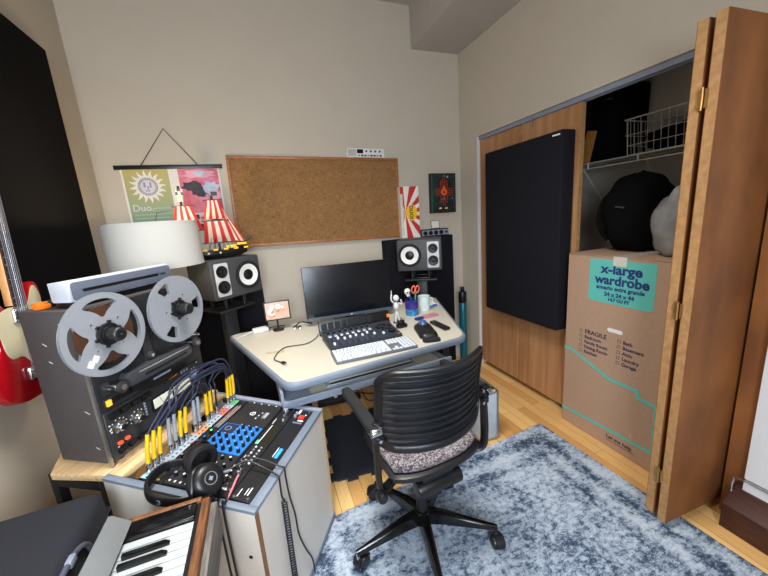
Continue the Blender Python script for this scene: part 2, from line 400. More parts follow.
# ------------------------------------------------------------------ closet contents
box = thing('wardrobe_box', 'tall brown cardboard wardrobe box with teal label standing in the open closet', 'box', (1.75, 1.49, .001), 0)
mb = MB(); mb.bx(0, .61, -.61, 0, 0, 1.112, CARD, bev=.003, seg=1)
mb.build('carton', box)
mb = MB(); mb.bx(-.001, .30, -.609, -.001, 1.113, 1.117, CARD, bev=.001, seg=1); mb.build('flap', box)
mb = MB(); mb.bx(.304, .611, -.609, -.001, 1.113, 1.117, CARD, bev=.001, seg=1); mb.build('flap', box)
BF = basis((-.0006, 0, 0), (0, -1, 0), (0, 0, 1), (-1, 0, 0))      # u runs right along the face, z up
mb = MB(); mb.prism([(.142, 1.098)]+rrect(.142, .487, .858, 1.096, .022)[10:]+rrect(.142, .487, .858, 1.096, .022)[:0]+[(.487, 1.098)], 0, .0006, TEAL, BF)
mb.text('x-large', .070, NAVY, BF @ T(.318, 1.025, .001), bold=.0024, align='CENTER', sx=1.1)
mb.text('wardrobe', .070, NAVY, BF @ T(.320, .965, .001), bold=.0024, align='CENTER', sx=1.01)
mb.text('armario extra grande', .031, NAVY, BF @ T(.315, .934, .001), bold=.0012, align='CENTER', sx=.95)
mb.text('24 x 24 x 44', .031, NAVY, BF @ T(.315, .899, .001), bold=.0014, align='CENTER')
mb.text('14.7 CU FT', .024, NAVY, BF @ T(.315, .874, .001), bold=.0014, align='CENTER')
mb.build('printed_label', box, label='teal printed label with navy writing')
mb = MB()
for i, t in enumerate(('FRAGILE', 'Bedroom', 'Family Room', 'Dining Room', 'Kitchen')):
    z = .648-.031*i
    mb.text(t, .036 if i == 0 else .027, PURPLE, BF @ T(.133, z, .0004), bold=.0006)
    for k in ((0, .017, 0, .0018), (0, .017, .0152, .017), (0, .0018, 0, .017), (.0152, .017, 0, .017)): mb.prism([(.100+k[0], z+k[2]), (.100+k[1], z+k[2]), (.100+k[1], z+k[3]), (.100+k[0], z+k[3])], 0, .0005, PURPLE, BF)
mb.build('printed_lettering', box, label='dark printed room names with tick boxes')
mb = MB()
for i, t in enumerate(('Bath', 'Basement', 'Attic', 'Laundry', 'Garage')):
    z = .652-.031*i
    mb.text(t, .027, PURPLE, BF @ T(.357, z, .0004), bold=.0006)
    for k in ((0, .017, 0, .0018), (0, .017, .0152, .017), (0, .0018, 0, .017), (.0152, .017, 0, .017)): mb.prism([(.327+k[0], z+k[2]), (.327+k[1], z+k[2]), (.327+k[1], z+k[3]), (.327+k[0], z+k[3])], 0, .0005, PURPLE, BF)
mb.build('printed_lettering', box, label='dark printed room names with tick boxes')
mb = MB()
mb.text('Let me help', .03, PURPLE, BF @ T(.304, .058, .0004), bold=.0006)
mb.prism([(.304, .044), (.46, .044), (.46, .047), (.304, .047)], 0, .0005, PURPLE, BF)
mb.build('printed_slogan', box, label='small dark printed line near the bottom')
mb = MB()
def stripe(P, wd):
    for q_, (a, b) in enumerate(zip(P[:-1], P[1:])):
        d = (Vector(b)-Vector(a)).normalized(); n = Vector((-d.y, d.x))*wd/2; a2 = Vector(a)-d*wd*.25; b2 = Vector(b)+d*wd*.25
        mb.prism([tuple(a2-n), tuple(b2-n), tuple(b2+n), tuple(a2+n)], 0, .0005+.00008*q_, TEAL, BF)
stripe([(.004, .515), (.045, .518), (.30, .422), (.447, .420), (.453, .382), (.545, .378), (.545, .115)], .018)
stripe([(.004, .094), (.26, .107), (.545, .114)], .018)
mb.build('printed_stripes', box, label='teal printed stripes')
mb = MB(); mb.prism(rrect(.268, .352, .700, .722, .0105), 0, .0008, WHITEP, BF); mb.build('hand_hole', box, label='white filled hand hole')
mb = MB(); mb.bx(-.0022, -.0012, -.345, -.275, 1.068, 1.118, CLEAR).bx(-.002, .61, -.345, -.275, 1.1175, 1.1182, CLEAR); mb.build('packing_tape', box)

def lumpy(mb, c, r, sc, m, seed, amp=.12, n=28):
    rnd = random.Random(seed); ph = [(rnd.uniform(0, 6.3), rnd.uniform(0, 6.3), rnd.choice((2, 3, 4, 5)), rnd.choice((2, 3, 5))) for _ in range(5)]
    rings = []
    for i in range(1, n):
        t = PI*i/n; row = []
        for k in range(n):
            p = 2*PI*k/n; f = 1+amp*sum(math.sin(a*p+x)*math.sin(b*t+y) for x, y, a, b in ph)/2.2
            sx, sy, sz = math.sin(t)*math.cos(p), math.sin(t)*math.sin(p), math.cos(t)
            e = .8
            q = [math.copysign(abs(v)**e, v) for v in (sx, sy, sz)]
            z = c[2]+r*sc[2]*q[2]*f
            row.append((c[0]+r*sc[0]*q[0]*f, c[1]+r*sc[1]*q[1]*f, max(z, c[2]-r*sc[2]*.93)))
        rings.append(row)
    mb.loft(rings, m)
BAGK = mat('black_nylon_bag', (9, 9, 10), .9, var=.2, scale=200, bump=.3, bscale=60, spec=.1)
bp = thing('backpack', 'black nylon backpack lying on top of the wardrobe box', 'backpack', (2.05, 1.30, 1.121))
mb = MB(); lumpy(mb, (0, 0, .2075), .2, (.85, .75, 1.10), BAGK, 3, .06); mb.build('bag_body', bp)
mb = MB(); mb.tube([(-.10, .10, .06), (-.14, .132, .16), (-.12, .120, .29), (-.05, .08, .36)], .013, BAGK, n=8); mb.build('strap', bp)
mb = MB(); mb.box((-.176, -.01, .25), (.004, .05, .008), DGREY, rot=(.15, .25, 0)); mb.build('tab', bp)
GBAG = mat('grey_plastic_bag', (150, 150, 150), .35, col2=(112, 114, 116), scale=9, bump=.9, bscale=26)
mb = MB(); lumpy(mb, (0, 0, .15), .135, (.8, .9, 1.2), GBAG, 11, .09)
tag(mb.build('plastic_bag', loc=(1.93, 1.005, 1.124)), 'crumpled grey plastic bag on the wardrobe box beside the black backpack', 'bag')

sh = thing('wire_shelf', 'white wire closet shelf above the wardrobe box', 'shelf', (2.16, 1.55, 1.665))
mb = MB()
for (x, z) in ((0, 0), (0, -.035), (.17, .0), (.335, .0)): mb.cyl((x, -.90, z), (x, 1.0, z), .0035, WIRE, n=6)
for k in range(4, 81): mb.cyl((0, -1+.025*k, .003), (.335, -1+.025*k, .003), .0018, WIRE, n=4)
for y in (-.15, .17, .62): mb.cyl((0, y, -.035), (0, y, .0), .006, WIRE, n=6)
mb.build('wire_deck', sh)
for y in (-.2, .20, .7):
    mb = MB(); mb.tube([(.0, y, -.04), (.33, y+.06, -.30)], .0045, WIRE, n=6, smooth=False); mb.box((.334, y+.06, -.31), (.006, .02, .035), WIRE); mb.build('brace', sh)
bk = thing('wire_basket', 'white wire basket on the closet shelf at the right', 'basket', (2.20, 1.30, 1.672))
mb = MB(); ax, ay, h = .27, .44, .21
for z, g, r in ((h, 0, .004), (.12, .006, .002), (.06, .012, .002), (.004, .018, .003)):
    P = [(g, g-ay/2, z), (ax-g, g-ay/2, z), (ax-g, ay/2-g, z), (g, ay/2-g, z)]
    for a, b in zip(P, P[1:]+P[:1]): mb.cyl(a, b, r, WIRE, n=6)
for k in range(12):
    y = -ay/2+ay*(k+.5)/12; mb.cyl((0, y, h), (.018, y, .004), .0017, WIRE, n=4); mb.cyl((ax, y, h), (ax-.018, y, .004), .0017, WIRE, n=4); mb.cyl((.018, y*.93, .004), (ax-.018, y*.93, .004), .0017, WIRE, n=4)
for k in range(8):
    x = ax*(k+.5)/8
    for s in (-1, 1): mb.cyl((x, s*ay/2, h), (x, s*(ay/2-.018), .004), .0017, WIRE, n=4)
mb.build('wire_frame', bk)
mb = MB(); lumpy(mb, (0, 0, .06), .06, (1.5, 2.6, 1.1), BAGK, 5, .2); tag(mb.build('folded_cloth', loc=(2.335, 1.30, 1.680)), 'dark folded cloth inside the wire basket', 'cloth')
cs = thing('storage_case', 'tall black case standing on the closet shelf left of the wire basket', 'case', (2.33, 1.64, 1.672), group='cases on the closet shelf')
mb = MB(); mb.bx(-.14, .14, -.09, .09, .0, .46, BAGK, bev=.02); mb.build('case_body', cs)
mb = MB(); mb.tube([(-.142, -.04, .36), (-.165, 0, .36), (-.142, .04, .36)], .006, BLACK, n=6); mb.build('handle', cs)
cs2 = thing('storage_case', 'wide black case on the closet shelf behind the closed closet doors', 'case', (2.33, 1.87, 1.672), group='cases on the closet shelf')
mb = MB(); mb.bx(-.14, .14, -.12, .12, .0, .40, BAGK, bev=.02); mb.build('case_body', cs2)
mb = MB(); mb.tube([(-.142, -.04, .30), (-.165, 0, .30), (-.142, .04, .30)], .006, BLACK, n=6); mb.build('handle', cs2)
tag(MB().box((0, 0, .10), (.012, .07, .20), mat('amber_varnished_wood', (170, 118, 56), .4, var=.1), rot=(.22, 0, 0), bev=.004).build('wooden_board', loc=(2.172, 1.735, 1.673)), 'small amber wooden board leaning on the shelf beside the closet door', 'board')

# ------------------------------------------------------------------ acoustic panels
def panel(name, label, loc, dims, m, rot=(0, 0, 0), logo=None):
    t = thing(name, label, 'acoustic panel', loc, rot=rot, group='black acoustic panels')
    mb = MB(); mb.box((0, 0, dims[2]/2), dims, m, bev=.008, seg=3); mb.build('fabric_cover', t)
    if logo:
        mb = MB(); mb.box(logo[0], logo[1], WHITEP, bev=.0005, seg=1); mb.build('maker_tag', t, label='small white tag near the top corner')
    return t
panel('acoustic_panel', 'large black fabric acoustic panel hanging on the closet doors', (1.764, 1.885, .612), (.10, .705, 1.218), FELT, logo=((-.0505, -.305, 1.195), (.001, .055, .009)))
panel('acoustic_panel', 'tall black acoustic panel standing behind the right speaker', (1.318, 2.655, .001), (.665, .075, 1.215), FELT)
panel('acoustic_panel', 'black acoustic panel standing behind the left speaker stand', (-.325, 2.655, .001), (.62, .075, 1.03), FELT)
panel('acoustic_panel', 'big black acoustic panel on the left wall above the red guitar', (-.875, 1.745, .95), (.048, 1.16, 1.395), FELTB)

# ------------------------------------------------------------------ rug and mat
rg = MB(); rg.prism([(-.83, -1.15), (.86, -1.15), (.80, 1.155), (-.80, 1.02)], 0, .008, RUG)
tag(rg.build('rug', loc=(.771, .347, .0004), rot=(0, 0, 0)), 'grey and blue distressed area rug under the office chair', 'rug')
# jigsaw foam tile
def jig(w, h, n, a):
    P = []
    def edge(p, q, k):
        p = Vector(p); q = Vector(q); d = (q-p)/n; nn = Vector((d.y, -d.x)).normalized()*a
        for i in range(n):
            s0 = p+d*i
            if (i+k) % 2: P.extend([s0+d*.12+nn*0, s0+d*.03+nn, s0+d*.97+nn, s0+d*.88])
            else: P.append(s0+d*.3)
    edge((0, 0), (w, 0), 0); edge((w, 0), (w, h), 1); edge((w, h), (0, h), 0); edge((0, h), (0, 0), 1)
    return [(p.x, p.y) for p in P]
mb = MB(); mb.prism(jig(.60, .60, 9, .022), 0, .012, mat('blue_black_foam', (34, 38, 48), .95, var=.15, scale=200))
tag(mb.build('foam_mat', loc=(.212, 1.60, .0004), rot=(0, 0, math.radians(-5))), 'dark foam floor tile with jigsaw edges under the desk', 'mat')

# ------------------------------------------------------------------ office chair
def build_chair():
    CB = mat('blue_black_chair_plastic', (12, 14, 20), .42, var=.1)
    r = thing('office_chair', 'black ribbed-back swivel office chair with grey tweed seat on the rug', 'chair', (.510, 1.118, .0095), math.radians(4.6))
    rz = 4.6
    hub = MB(); hub.cyl((0, 0, .085), (0, 0, .145), .036, BLACKG, n=24, bev=.006).cyl((0, 0, .145), (0, 0, .30), .026, BLACK, n=20).cyl((0, 0, .29), (0, 0, .405), .014, CHROME, n=16)
    hub.build('column', r)
    for i, a in enumerate((184.3, 328.8, 256.5, 40.6, 112.5)):
        t = math.radians(a-rz); d = Vector((math.cos(t), math.sin(t), 0)); sdv = Vector((-d.y, d.x, 0)); R = .308
        mb = MB(); rings = []
        for (q, hw, z0, z1) in ((.022, .026, .088, .142), (.10, .022, .09, .138), (R-.03, .015, .078, .098), (R+.006, .012, .074, .092)):
            p = d*q
            rings.append([p-sdv*hw+Vector((0, 0, z0)), p+sdv*hw+Vector((0, 0, z0)), p+sdv*hw*.8+Vector((0, 0, z1-.006)), p+sdv*hw*.4+Vector((0, 0, z1)), p-sdv*hw*.4+Vector((0, 0, z1)), p-sdv*hw*.8+Vector((0, 0, z1-.006))])
        mb.loft(rings, BLACKG)
        leg = mb.build('leg', r)
        ca = t+(.5, 1.9, 2.4, .8, 4.0)[i]; cd = Vector((math.cos(ca), math.sin(ca), 0)); cs = Vector((-cd.y, cd.x, 0)); p = d*R; o = p-cd*.018
        mb = MB(); mb.cyl(p+Vector((0, 0, .05)), p+Vector((0, 0, .080)), .008, CHROME, n=10)
        for s in (-1, 1): mb.cyl(o+cs*s*.004+Vector((0, 0, .028)), o+cs*s*.026+Vector((0, 0, .028)), .0278, BLACK, n=28, bev=.007)
        mb.cyl(o-cs*.008+Vector((0, 0, .028)), o+cs*.008+Vector((0, 0, .028)), .014, BLACK, n=14)
        # hood over the twin wheels
        hood = [[o+cs*s*.017+Vector((0, 0, .028))+cd*(.036*math.cos(u))+Vector((0, 0, .034*math.sin(u))) for u in [PI*k/10 for k in range(11)]]+[o+cs*s*.017+Vector((0, 0, .028))+cd*(.018*math.cos(u))+Vector((0, 0, .018*math.sin(u))) for u in [PI*k/10 for k in range(10, -1, -1)]] for s in (-1, 1)]
        mb.loft(hood, BLACK)
        mb.build('caster', leg)
    mb = MB(); mb.box((.01, .0, .405), (.15, .26, .085), BLACK, bev=.014).box((.01, .0, .345), (.10, .16, .06), BLACK, bev=.012).cyl((-.085, -.115, .365), (.115, -.115, .365), .034, BLACK, n=22, bev=.006).box((.01, -.05, .30), (.075, .09, .06), BLACK, bev=.01)
    mb.build('tilt_mechanism', r)
    mb = MB(); mb.tube([(.09, .05, .425), (.2, .05, .425), (.235, .05, .418)], .006, BLACK, n=8); mb.box((.25, .05, .415), (.05, .026, .010), BLACK, bev=.004); mb.build('lever', r)
    # seat: shell and tweed cushion
    def outline(hw, y0, y1, rad, n=10):
        P = []
        for k in range(n+1):       # curved rear edge
            t = k/n; x = -hw+2*hw*t; P.append((x, y0+(.045)*(abs(x)/hw)**3))
        P += [(hw*1.02, (y0+y1)/2), (hw*.98, y1-.06), (hw*.86, y1-.015), (hw*.6, y1), (-hw*.6, y1), (-hw*.86, y1-.015), (-hw*.98, y1-.06), (-hw*1.02, (y0+y1)/2)]
        return P
    mb = MB(); rings = []
    for (sc, z) in ((.82, .448), (.96, .452), (1.0, .462), (1.0, .478), (.97, .482)):
        rings.append([(.012+x*sc, .03+(y-.03)*sc, z) for x, y in outline(.200, -.180, .215, .05)])
    mb.loft(rings, BLACK); mb.build('seat_shell', r)
    mb = MB(); rings = []
    for (sc, z) in ((.95, .4825), (.985, .492), (.98, .506), (.93, .517), (.80, .521), (.4, .519)):
        rings.append([(.012+x*sc, .035+(y-.035)*sc, z) for x, y in outline(.190, -.168, .205, .05)])
    mb.loft(rings, TWEED); mb.build('seat_cushion', r, sharp=60)
    # backrest: corrugated curved shell in a rounded rim
    def bpt(x, z, off=0):
        hw = .222; zz = (z-.62)/.30
        y = -.222+.095*(x/hw)**2 - .035*zz + .012*math.sin(zz*PI)
        return Vector((x-.014, y+off, z))
    z0, z1, hw = .612, .928, .222
    grid = []; nz_, nx = 105, 18
    for i in range(nz_+1):
        t = i/nz_; z = z0+.022+(z1-z0-.040)*t; row = []
        ph = t*11; fr = ph-math.floor(ph); o = -.0085*(fr/.86 if fr < .86 else (1-fr)/.14)
        for k in range(nx+1):
            x = -hw+.010+2*(hw-.010)*k/nx
            e = min(1, (1-abs(x)/(hw-.010))*14)
            row.append(bpt(x, z, o*e))
        grid.append(row)
    mb = MB(); mb.sheet(grid, CB, .005); mb.build('backrest', r, sharp=50)
    rim = []
    for (x, z) in rrect(-hw+.008, hw-.008, z0+.012, z1-.010, .055, 6): rim.append((x, z))
    def dens(P, n=4):
        Q = []
        for a, b in zip(P, P[1:]+P[:1]):
            L_ = math.hypot(b[0]-a[0], b[1]-a[1]); m = max(1, int(L_/.025))
            for k in range(m): Q.append((a[0]+(b[0]-a[0])*k/m, a[1]+(b[1]-a[1])*k/m))
        return Q
    Q = dens(rim); rings = []; n = len(Q)
    for i, (x, z) in enumerate(Q):
        a = Q[i-1]; b = Q[(i+1) % n]; tx, tz = b[0]-a[0], b[1]-a[1]; l = math.hypot(tx, tz); nx_, nz2 = tz/l, -tx/l
        wd = .020 if z > z0+.05 else .030
        ring = []
        for (uu, vv) in ((1, .3), (.6, 1), (-.6, 1), (-1, .3), (-1, -.5), (-.5, -1), (.5, -1), (1, -.5)):
            p = bpt(max(-hw, min(hw, x+nx_*uu*wd*.55)), z+nz2*uu*wd*.55); p.y += vv*-.011; ring.append(p)
        rings.append(ring)
    rings.append(rings[0])
    mb = MB(); mb.loft(rings, CB, cap=False)
    lip = [bpt(x, z1-.004) for x in [-.165+.33*k/12 for k in range(13)]]
    mb.build('back_rim', r, sharp=50)
    for s in (-1, 1):
        # side upright sweeping from under the seat up past the back to the arm
        mb = MB()
        P = [(s*.10, -.05, .435), (s*.19, -.10, .432), (s*.232, -.125, .452), (s*.240, -.13, .52), (s*.239, -.128, .62), (s*.238, -.120, .715)]
        rings = []
        Pv = [Vector(p) for p in P]
        PP = []
        for i in range(len(Pv)-1):
            p0 = Pv[max(i-1, 0)]; p1 = Pv[i]; p2 = Pv[i+1]; p3 = Pv[min(i+2, len(Pv)-1)]
            for k in range(6):
                t = k/6; PP.append(.5*((2*p1)+(-p0+p2)*t+(2*p0-5*p1+4*p2-p3)*t*t+(-p0+3*p1-3*p2+p3)*t**3))
        PP.append(Pv[-1])
        for i, p in enumerate(PP):
            d = (PP[min(i+1, len(PP)-1)]-PP[max(i-1, 0)]).normalized(); f = Vector((0, 1, 0)); f = (f-d*f.dot(d)).normalized(); g = d.cross(f)
            rings.append([p+f*(.020*math.cos(q))+g*(.0105*math.sin(q)) for q in [2*PI*k/12 for k in range(12)]])
        mb.loft(rings, BLACK)
        up = mb.build('side_upright', r)
        for z in (.665, .715):
            mb = MB(); mb.cyl((s*.222-.010, -.160, z), (s*.222-.010, -.149, z), .0065, CHROME, n=12); mb.box((s*.232, -.138, z), (.032, .022, .026), BLACK, bev=.003); mb.build('bolt', up, label='shiny bolt')
        if s < 0: mb = MB(); mb.cyl((s*.243, -.17, .448), (s*.243, -.135, .448), .018, BLACK, n=16, bev=.003); mb.build('knob', up)
        mb = MB()
        mb.loft([[(s*.244+hx, y, z+hz) for hx, hz in ((-wd, -.012), (wd, -.012), (wd, .008), (wd*.7, .013), (-wd*.7, .013), (-wd, .008))] for (y, wd, z) in ((-.155, .017, .706), (-.12, .021, .706), (0, .020, .708), (.11, .020, .71), (.155, .018, .708), (.165, .012, .705))], RUBBER)
        arm = mb.build('armrest', r)
        mb = MB(); mb.cyl((s*.228, -.158, .705), (s*.262, -.158, .705), .014, CHROME, n=14, bev=.003); mb.build('arm_pivot', arm, label='shiny arm pivot')
    return r
build_chair()

# ------------------------------------------------------------------ desk
def round_poly(P, R, n=5):
    out = []
    for i, p in enumerate(P):
        p = Vector(p); a = (Vector(P[i-1])-p).normalized(); b = (Vector(P[(i+1) % len(P)])-p).normalized()
        s = p+a*R[i]; e = p+b*R[i]
        for k in range(n+1):
            t = k/n; q = (1-t)**2*s+2*t*(1-t)*p+t*t*e; out.append((q.x, q.y))
    return out
dk = thing('desk', 'beige topped computer desk with grey rounded edges holding the monitor', 'desk', (.5, 1.9, 0))
DP = [(.030, 1.372), (1.005, 1.476), (1.305, 2.365), (-.262, 2.272)]
def dpoly(off, R=.06):
    c = Vector((.52, 1.87)); return [(p[0]-.5, p[1]-1.9) for p in round_poly([tuple(Vector(p)+(Vector(p)-c).normalized()*off) for p in DP], [R, R, R, R])]
mb = MB(); mb.prism(dpoly(-.016), .706, .740, BEIGE); mb.build('desktop', dk)
mb = MB(); o_ = dpoly(.002); i_ = dpoly(-.0155)
rings = []
for P, z in ((i_, .705), (dpoly(-.002), .705), (o_, .712), (o_, .732), (dpoly(-.004), .7397), (i_, .7403)): rings.append([(x, y, z) for x, y in P])
rings.append(rings[0]); mb.loft(rings, GREYP, cap=False); mb.build('edge_trim', dk, sharp=60)
ang = math.atan2(.104, .975)
for (x, y, sx) in ((-.36, .05, 1), (.56, .05, -1)):
    mb = MB(); mb.box((x, y, .36), (.05, .30, .64), BLACKM, bev=.004).box((x, y, .025), (.06, .66, .05), BLACKM, bev=.008).box((x, y, .69), (.07, .56, .028), BLACKM, bev=.003); mb.build('leg', dk)
mb = MB(); mb.box((.10, .22, .57), (.86, .018, .24), BLACKM); mb.build('modesty_panel', dk)
# keyboard tray under the front edge
tray = MB(); M = T(-.5, -1.9, 0) @ T(.03, 1.418, .003) @ Matrix.Rotation(ang*.55, 4, 'Z')
tray.bx(.10, .80, .0, .30, .628, .640, BEIGE, M=M); tb_ = tray.build('keyboard_tray', dk)
mb = MB(); mb.bx(-.03, .86, -.016, -.001, .612, .650, GREYP, bev=.005, M=M); mb.bx(-.03, .099, -.0008, .30, .622, .646, GREYL, M=M); mb.bx(-.03, -.018, -.0008, .30, .646, .690, GREYL, M=M); mb.bx(.801, .84, -.0008, .30, .622, .642, GREYL, M=M); mb.build('tray_frame', tb_, label='grey tray frame')
mb = MB(); mb.bx(.18, .66, .025, .24, .6405, .652, GREYL, bev=.003, M=M).bx(.20, .645, .05, .225, .652, .656, BEIGE, M=M).bx(.20, .645, .030, .042, .652, .6535, BLACK, M=M); mb.build('mouse_shelf', tb_)

# ------------------------------------------------------------------ things on the desk (top surface at z = .7405)
ZD = .7410
mon = thing('monitor', 'large flat black computer monitor standing on the desk', 'monitor', (.525, 2.13, ZD), math.radians(-4))
tilt = Matrix.Rotation(math.radians(-5), 4, 'X')
mb = MB(); M = T(0, 0, .21) @ tilt
mb.bx(-.295, .295, -.004, .022, -.172, .180, BLACK, bev=.004, M=M).bx(-.16, .16, .022, .050, -.10, .10, BLACK, bev=.012, M=M); cas = mb.build('casing', mon)
mb = MB(); mb.bx(-.291, .291, -.0055, -.0042, -.152, .177, SCREEN, M=M); mb.build('screen', mon)
mb = MB(); mb.bx(-.295, .295, -.0062, -.0042, -.172, -.153, mat('monitor_bezel_grey', (70, 78, 92), .4), M=M); mb.text('LG', .012, WHITEP, M @ FRONT @ T(0, -.167, .0064), align='CENTER', bold=.0004); mb.build('bezel', mon)
mb = MB(); mb.prism(rrect(-.11, .11, -.06, .12, .03), 0, .008, BLACK); mb.bx(-.03, .03, .045, .065, .006, .22, BLACK, bev=.006); mb.build('stand', mon)

st = thing('button_controller', 'long black controller with a row of square screens under the monitor', 'controller', (.494, 1.905, ZD), math.radians(.5))
M = T(0, 0, .004) @ Matrix.Rotation(math.radians(-14), 4, 'X')
mb = MB(); mb.bx(-.226, .226, -.0, .03, .0, .085, BLACK, bev=.004, M=M); mb.build('body', st)
for k in range(8):
    mb = MB(); mb.bx(-.212+.041*k, -.212+.041*k+.034, -.002, -.0003, .030, .072, mat('grey_black_key_glass', (38, 40, 46), .2), bev=.001, seg=1, M=M); mb.build('screen_key', st)
mb = MB(); mb.bx(.208, .224, -.006, -.0003, .040, .062, ORANGE, M=M); mb.build('orange_tab', st, label='small orange tab')

fc = thing('fader_controller', 'dark grey fader control surface between monitor and white keyboard', 'mixer controller', (.485, 1.642, ZD), math.radians(2.2))
PANELB = mat('slate_panel', (44, 50, 64), .45, var=.04)
mb = MB(); mb.prism([(0, .003), (.0, .018), (.205, .044), (.209, .040), (.209, .003)], -.208, .208, DGREY, basis((0, 0, 0), (0, 1, 0), (0, 0, 1), (1, 0, 0)), bev=.003); body = mb.build('body', fc)
tl = math.atan2(.026, .205); FM = T(0, 0, .0182) @ Matrix.Rotation(tl, 4, 'X') @ Matrix.Diagonal((1, .68, 1, 1))
mb = MB(); mb.bx(-.200, .200, .008, .290, 0, .0012, PANELB, M=FM); mb.build('top_panel', fc)
for k in range(8):
    x = -.178+.034*k
    mb = MB(); mb.bx(x-.0018, x+.0018, .03, .165, .0012, .002, BLACK, M=FM); s_ = mb.build('fader_slot', fc)
    mb = MB(); mb.bx(x+.012, x+.0132, .02, .29, .0012, .0017, mat('panel_lines', (96, 106, 126), .5), M=FM); mb.build('divider_line', fc)
    y = (.05, .135, .11, .12, .125, .105, .13, .09)[k]
    mb = MB(); mb.bx(x-.006, x+.006, y-.012, y+.012, .002, .014, WHITEP if k != 0 else WHITEP, bev=.003, M=FM); mb.build('fader_cap', s_)
    mb = MB(); mb.bx(x-.008, x+.008, .185, .197, .0012, .0048, WHITEP, bev=.001, M=FM); mb.build('channel_button', fc)
    mb = MB(); mb.bx(x-.008, x+.008, .207, .219, .0012, .0048, GREYL, bev=.001, M=FM); mb.build('channel_button', fc)
    mb = MB(); mb.cyl((x, .258, .0012), (x, .258, .014), .0075, BLACK, n=14, M=FM).cyl((x, .258, .014), (x, .258, .0146), .004, GREYL, n=10, M=FM); mb.build('knob', fc)
for i in range(4):
    for j in range(4):
        mb = MB(); mb.bx(.098+.025*i, .118+.025*i, .135+.03*j, .155+.03*j, .0012, .0045, BLACK if (i+j) % 3 else DGREY, bev=.001, M=FM); mb.build('square_button', fc)
mb = MB(); mb.cyl((.165, .075, .0012), (.165, .075, .018), .022, BLACK, n=24, bev=.003, M=FM); mb.build('jog_knob', fc)
mb = MB(); mb.bx(.105, .112, .04, .1, .0012, .002, BLACK, M=FM).bx(.102, .115, .05, .074, .002, .014, WHITEP, bev=.003, M=FM); mb.build('master_fader', fc)
mb = MB(); mb.bx(.186, .196, .012, .02, .0012, .003, ORANGE, M=FM); mb.build('orange_light', fc, label='orange indicator')

kb = thing('keyboard', 'white computer keyboard in front of the fader control surface', 'keyboard', (.482, 1.535, ZD), math.radians(-.8))
KM = T(0, 0, .0075) @ Matrix.Rotation(math.radians(2.5), 4, 'X')
mb = MB(); mb.prism(rrect(-.214, .214, -.074, .074, .008), 0, .010, mat('keyboard_grey_case', (96, 100, 108), .45), T(0, 0, .0045) @ Matrix.Rotation(math.radians(2.5), 4, 'X')); mb.build('case', kb)
PERI = mat('pale_blue_white_keycaps', (206, 214, 222), .5)
def keys(rows, name):
    mb = MB()
    for y, xs in rows:
        for (a, b) in xs: mb.bx(a+.0016, b-.0016, y-.0074, y+.0074, .0075, .0118, PERI, bev=.001, seg=1, M=KM)
    mb.build(name, kb)
def rowk(x0, ws): 
    out = []; x = x0
    for w_ in ws: out.append((x, x+w_*.0187)); x += w_*.0187
    return out
x0 = -.208
keys([(.060, rowk(x0, [1.07]*14)), (.040, rowk(x0, [1]*13+[2])), (.021, rowk(x0, [1.5]+[1]*12+[1.5])), (.002, rowk(x0, [1.75]+[1]*11+[2.25])), (-.017, rowk(x0, [2.25]+[1]*10+[2.75])), (-.050, rowk(x0, [])), (-.037, rowk(x0, [1.4, 1.2, 1.4, 5.6, 1.4, 1.4, 1.3, 1.3])), (-.057, rowk(x0, [1.5, 1.25, 1.5, 6.5, 1.5, 1.25, 1.5]))], 'letter_keycaps')
x1 = .079
keys([(.060, rowk(x1, [1]*3)), (.040, rowk(x1, [1]*3)), (.021, rowk(x1, [1]*3))], 'navigation_keycaps')
keys([(-.037, rowk(x1+.0187, [1])), (-.057, rowk(x1, [1]*3))], 'arrow_keycaps')
x2 = .1365
keys([(.060, rowk(x2, [.97]*4)), (.040, rowk(x2, [.97]*4)), (.021, rowk(x2, [.97]*4)), (.002, rowk(x2, [.97]*4)), (-.017, rowk(x2, [.97]*4)), (-.037, rowk(x2, [.97]*4)), (-.057, rowk(x2, [1.94, .97, .97]))], 'number_keycaps')

tb = thing('trackball', 'black trackball mouse with blue ball at the right of the keyboard', 'trackball', (.838, 1.66, ZD), math.radians(-14))
mb = MB(); rings = []
for (z, sx, sy) in ((0, 1, 1), (.012, 1.0, 1.0), (.022, .9, .95), (.030, .66, .8)): rings.append([(x*sx, y*sy, z) for x, y in rrect(-.052, .052, -.125, .09, .03, 5)])
mb.loft(rings, BLACK); mb.build('body', tb)
mb = MB(); mb.sph((.0, .045, .032), .027, mat('blue_trackball', (60, 90, 150), .08, spec=.9), n=24); mb.build('ball', tb, label='shiny blue ball')
mb = MB(); mb.lathe([(.028, .030), (.034, .030), (.034, .035), (.028, .038)], DGREY, T(0, .045, 0), closed=True); mb.build('scroll_ring', tb)
mb = MB(); mb.prism(rrect(-.048, .048, -.180, -.128, .02), 0.001, .012, RUBBER); mb.build('wrist_rest', tb)
rm = thing('remote_control', 'slim black remote control lying right of the trackball', 'remote', (.955, 1.69, ZD), math.radians(3))
mb = MB(); mb.box((0, 0, .009), (.042, .17, .017), BLACK, bev=.006); mb.build('body', rm)
for i in range(5):
    mb = MB(); mb.cyl((0, -.05+.024*i, .0175), (0, -.05+.024*i, .0195), .006, DGREY, n=10); mb.build('button', rm)
ph = thing('phone', 'flat pink phone-sized pad lying in front of the white cup', 'phone', (.99, 1.905, ZD), math.radians(5))
mb = MB(); mb.prism(rrect(-.035, .07, -.03, .03, .008), 0, .009, mat('pink_phone_back', (186, 120, 138), .4, var=.06)); mb.build('body', ph)
tag(MB().prism(rrect(-.03, .03, -.018, .018, .012), 0, .012, NAVY, bev=.002).build('key_fob', loc=(.915, 1.885, ZD), rot=(0, 0, .2)), 'small dark blue fob lying left of the pink pad', 'fob')
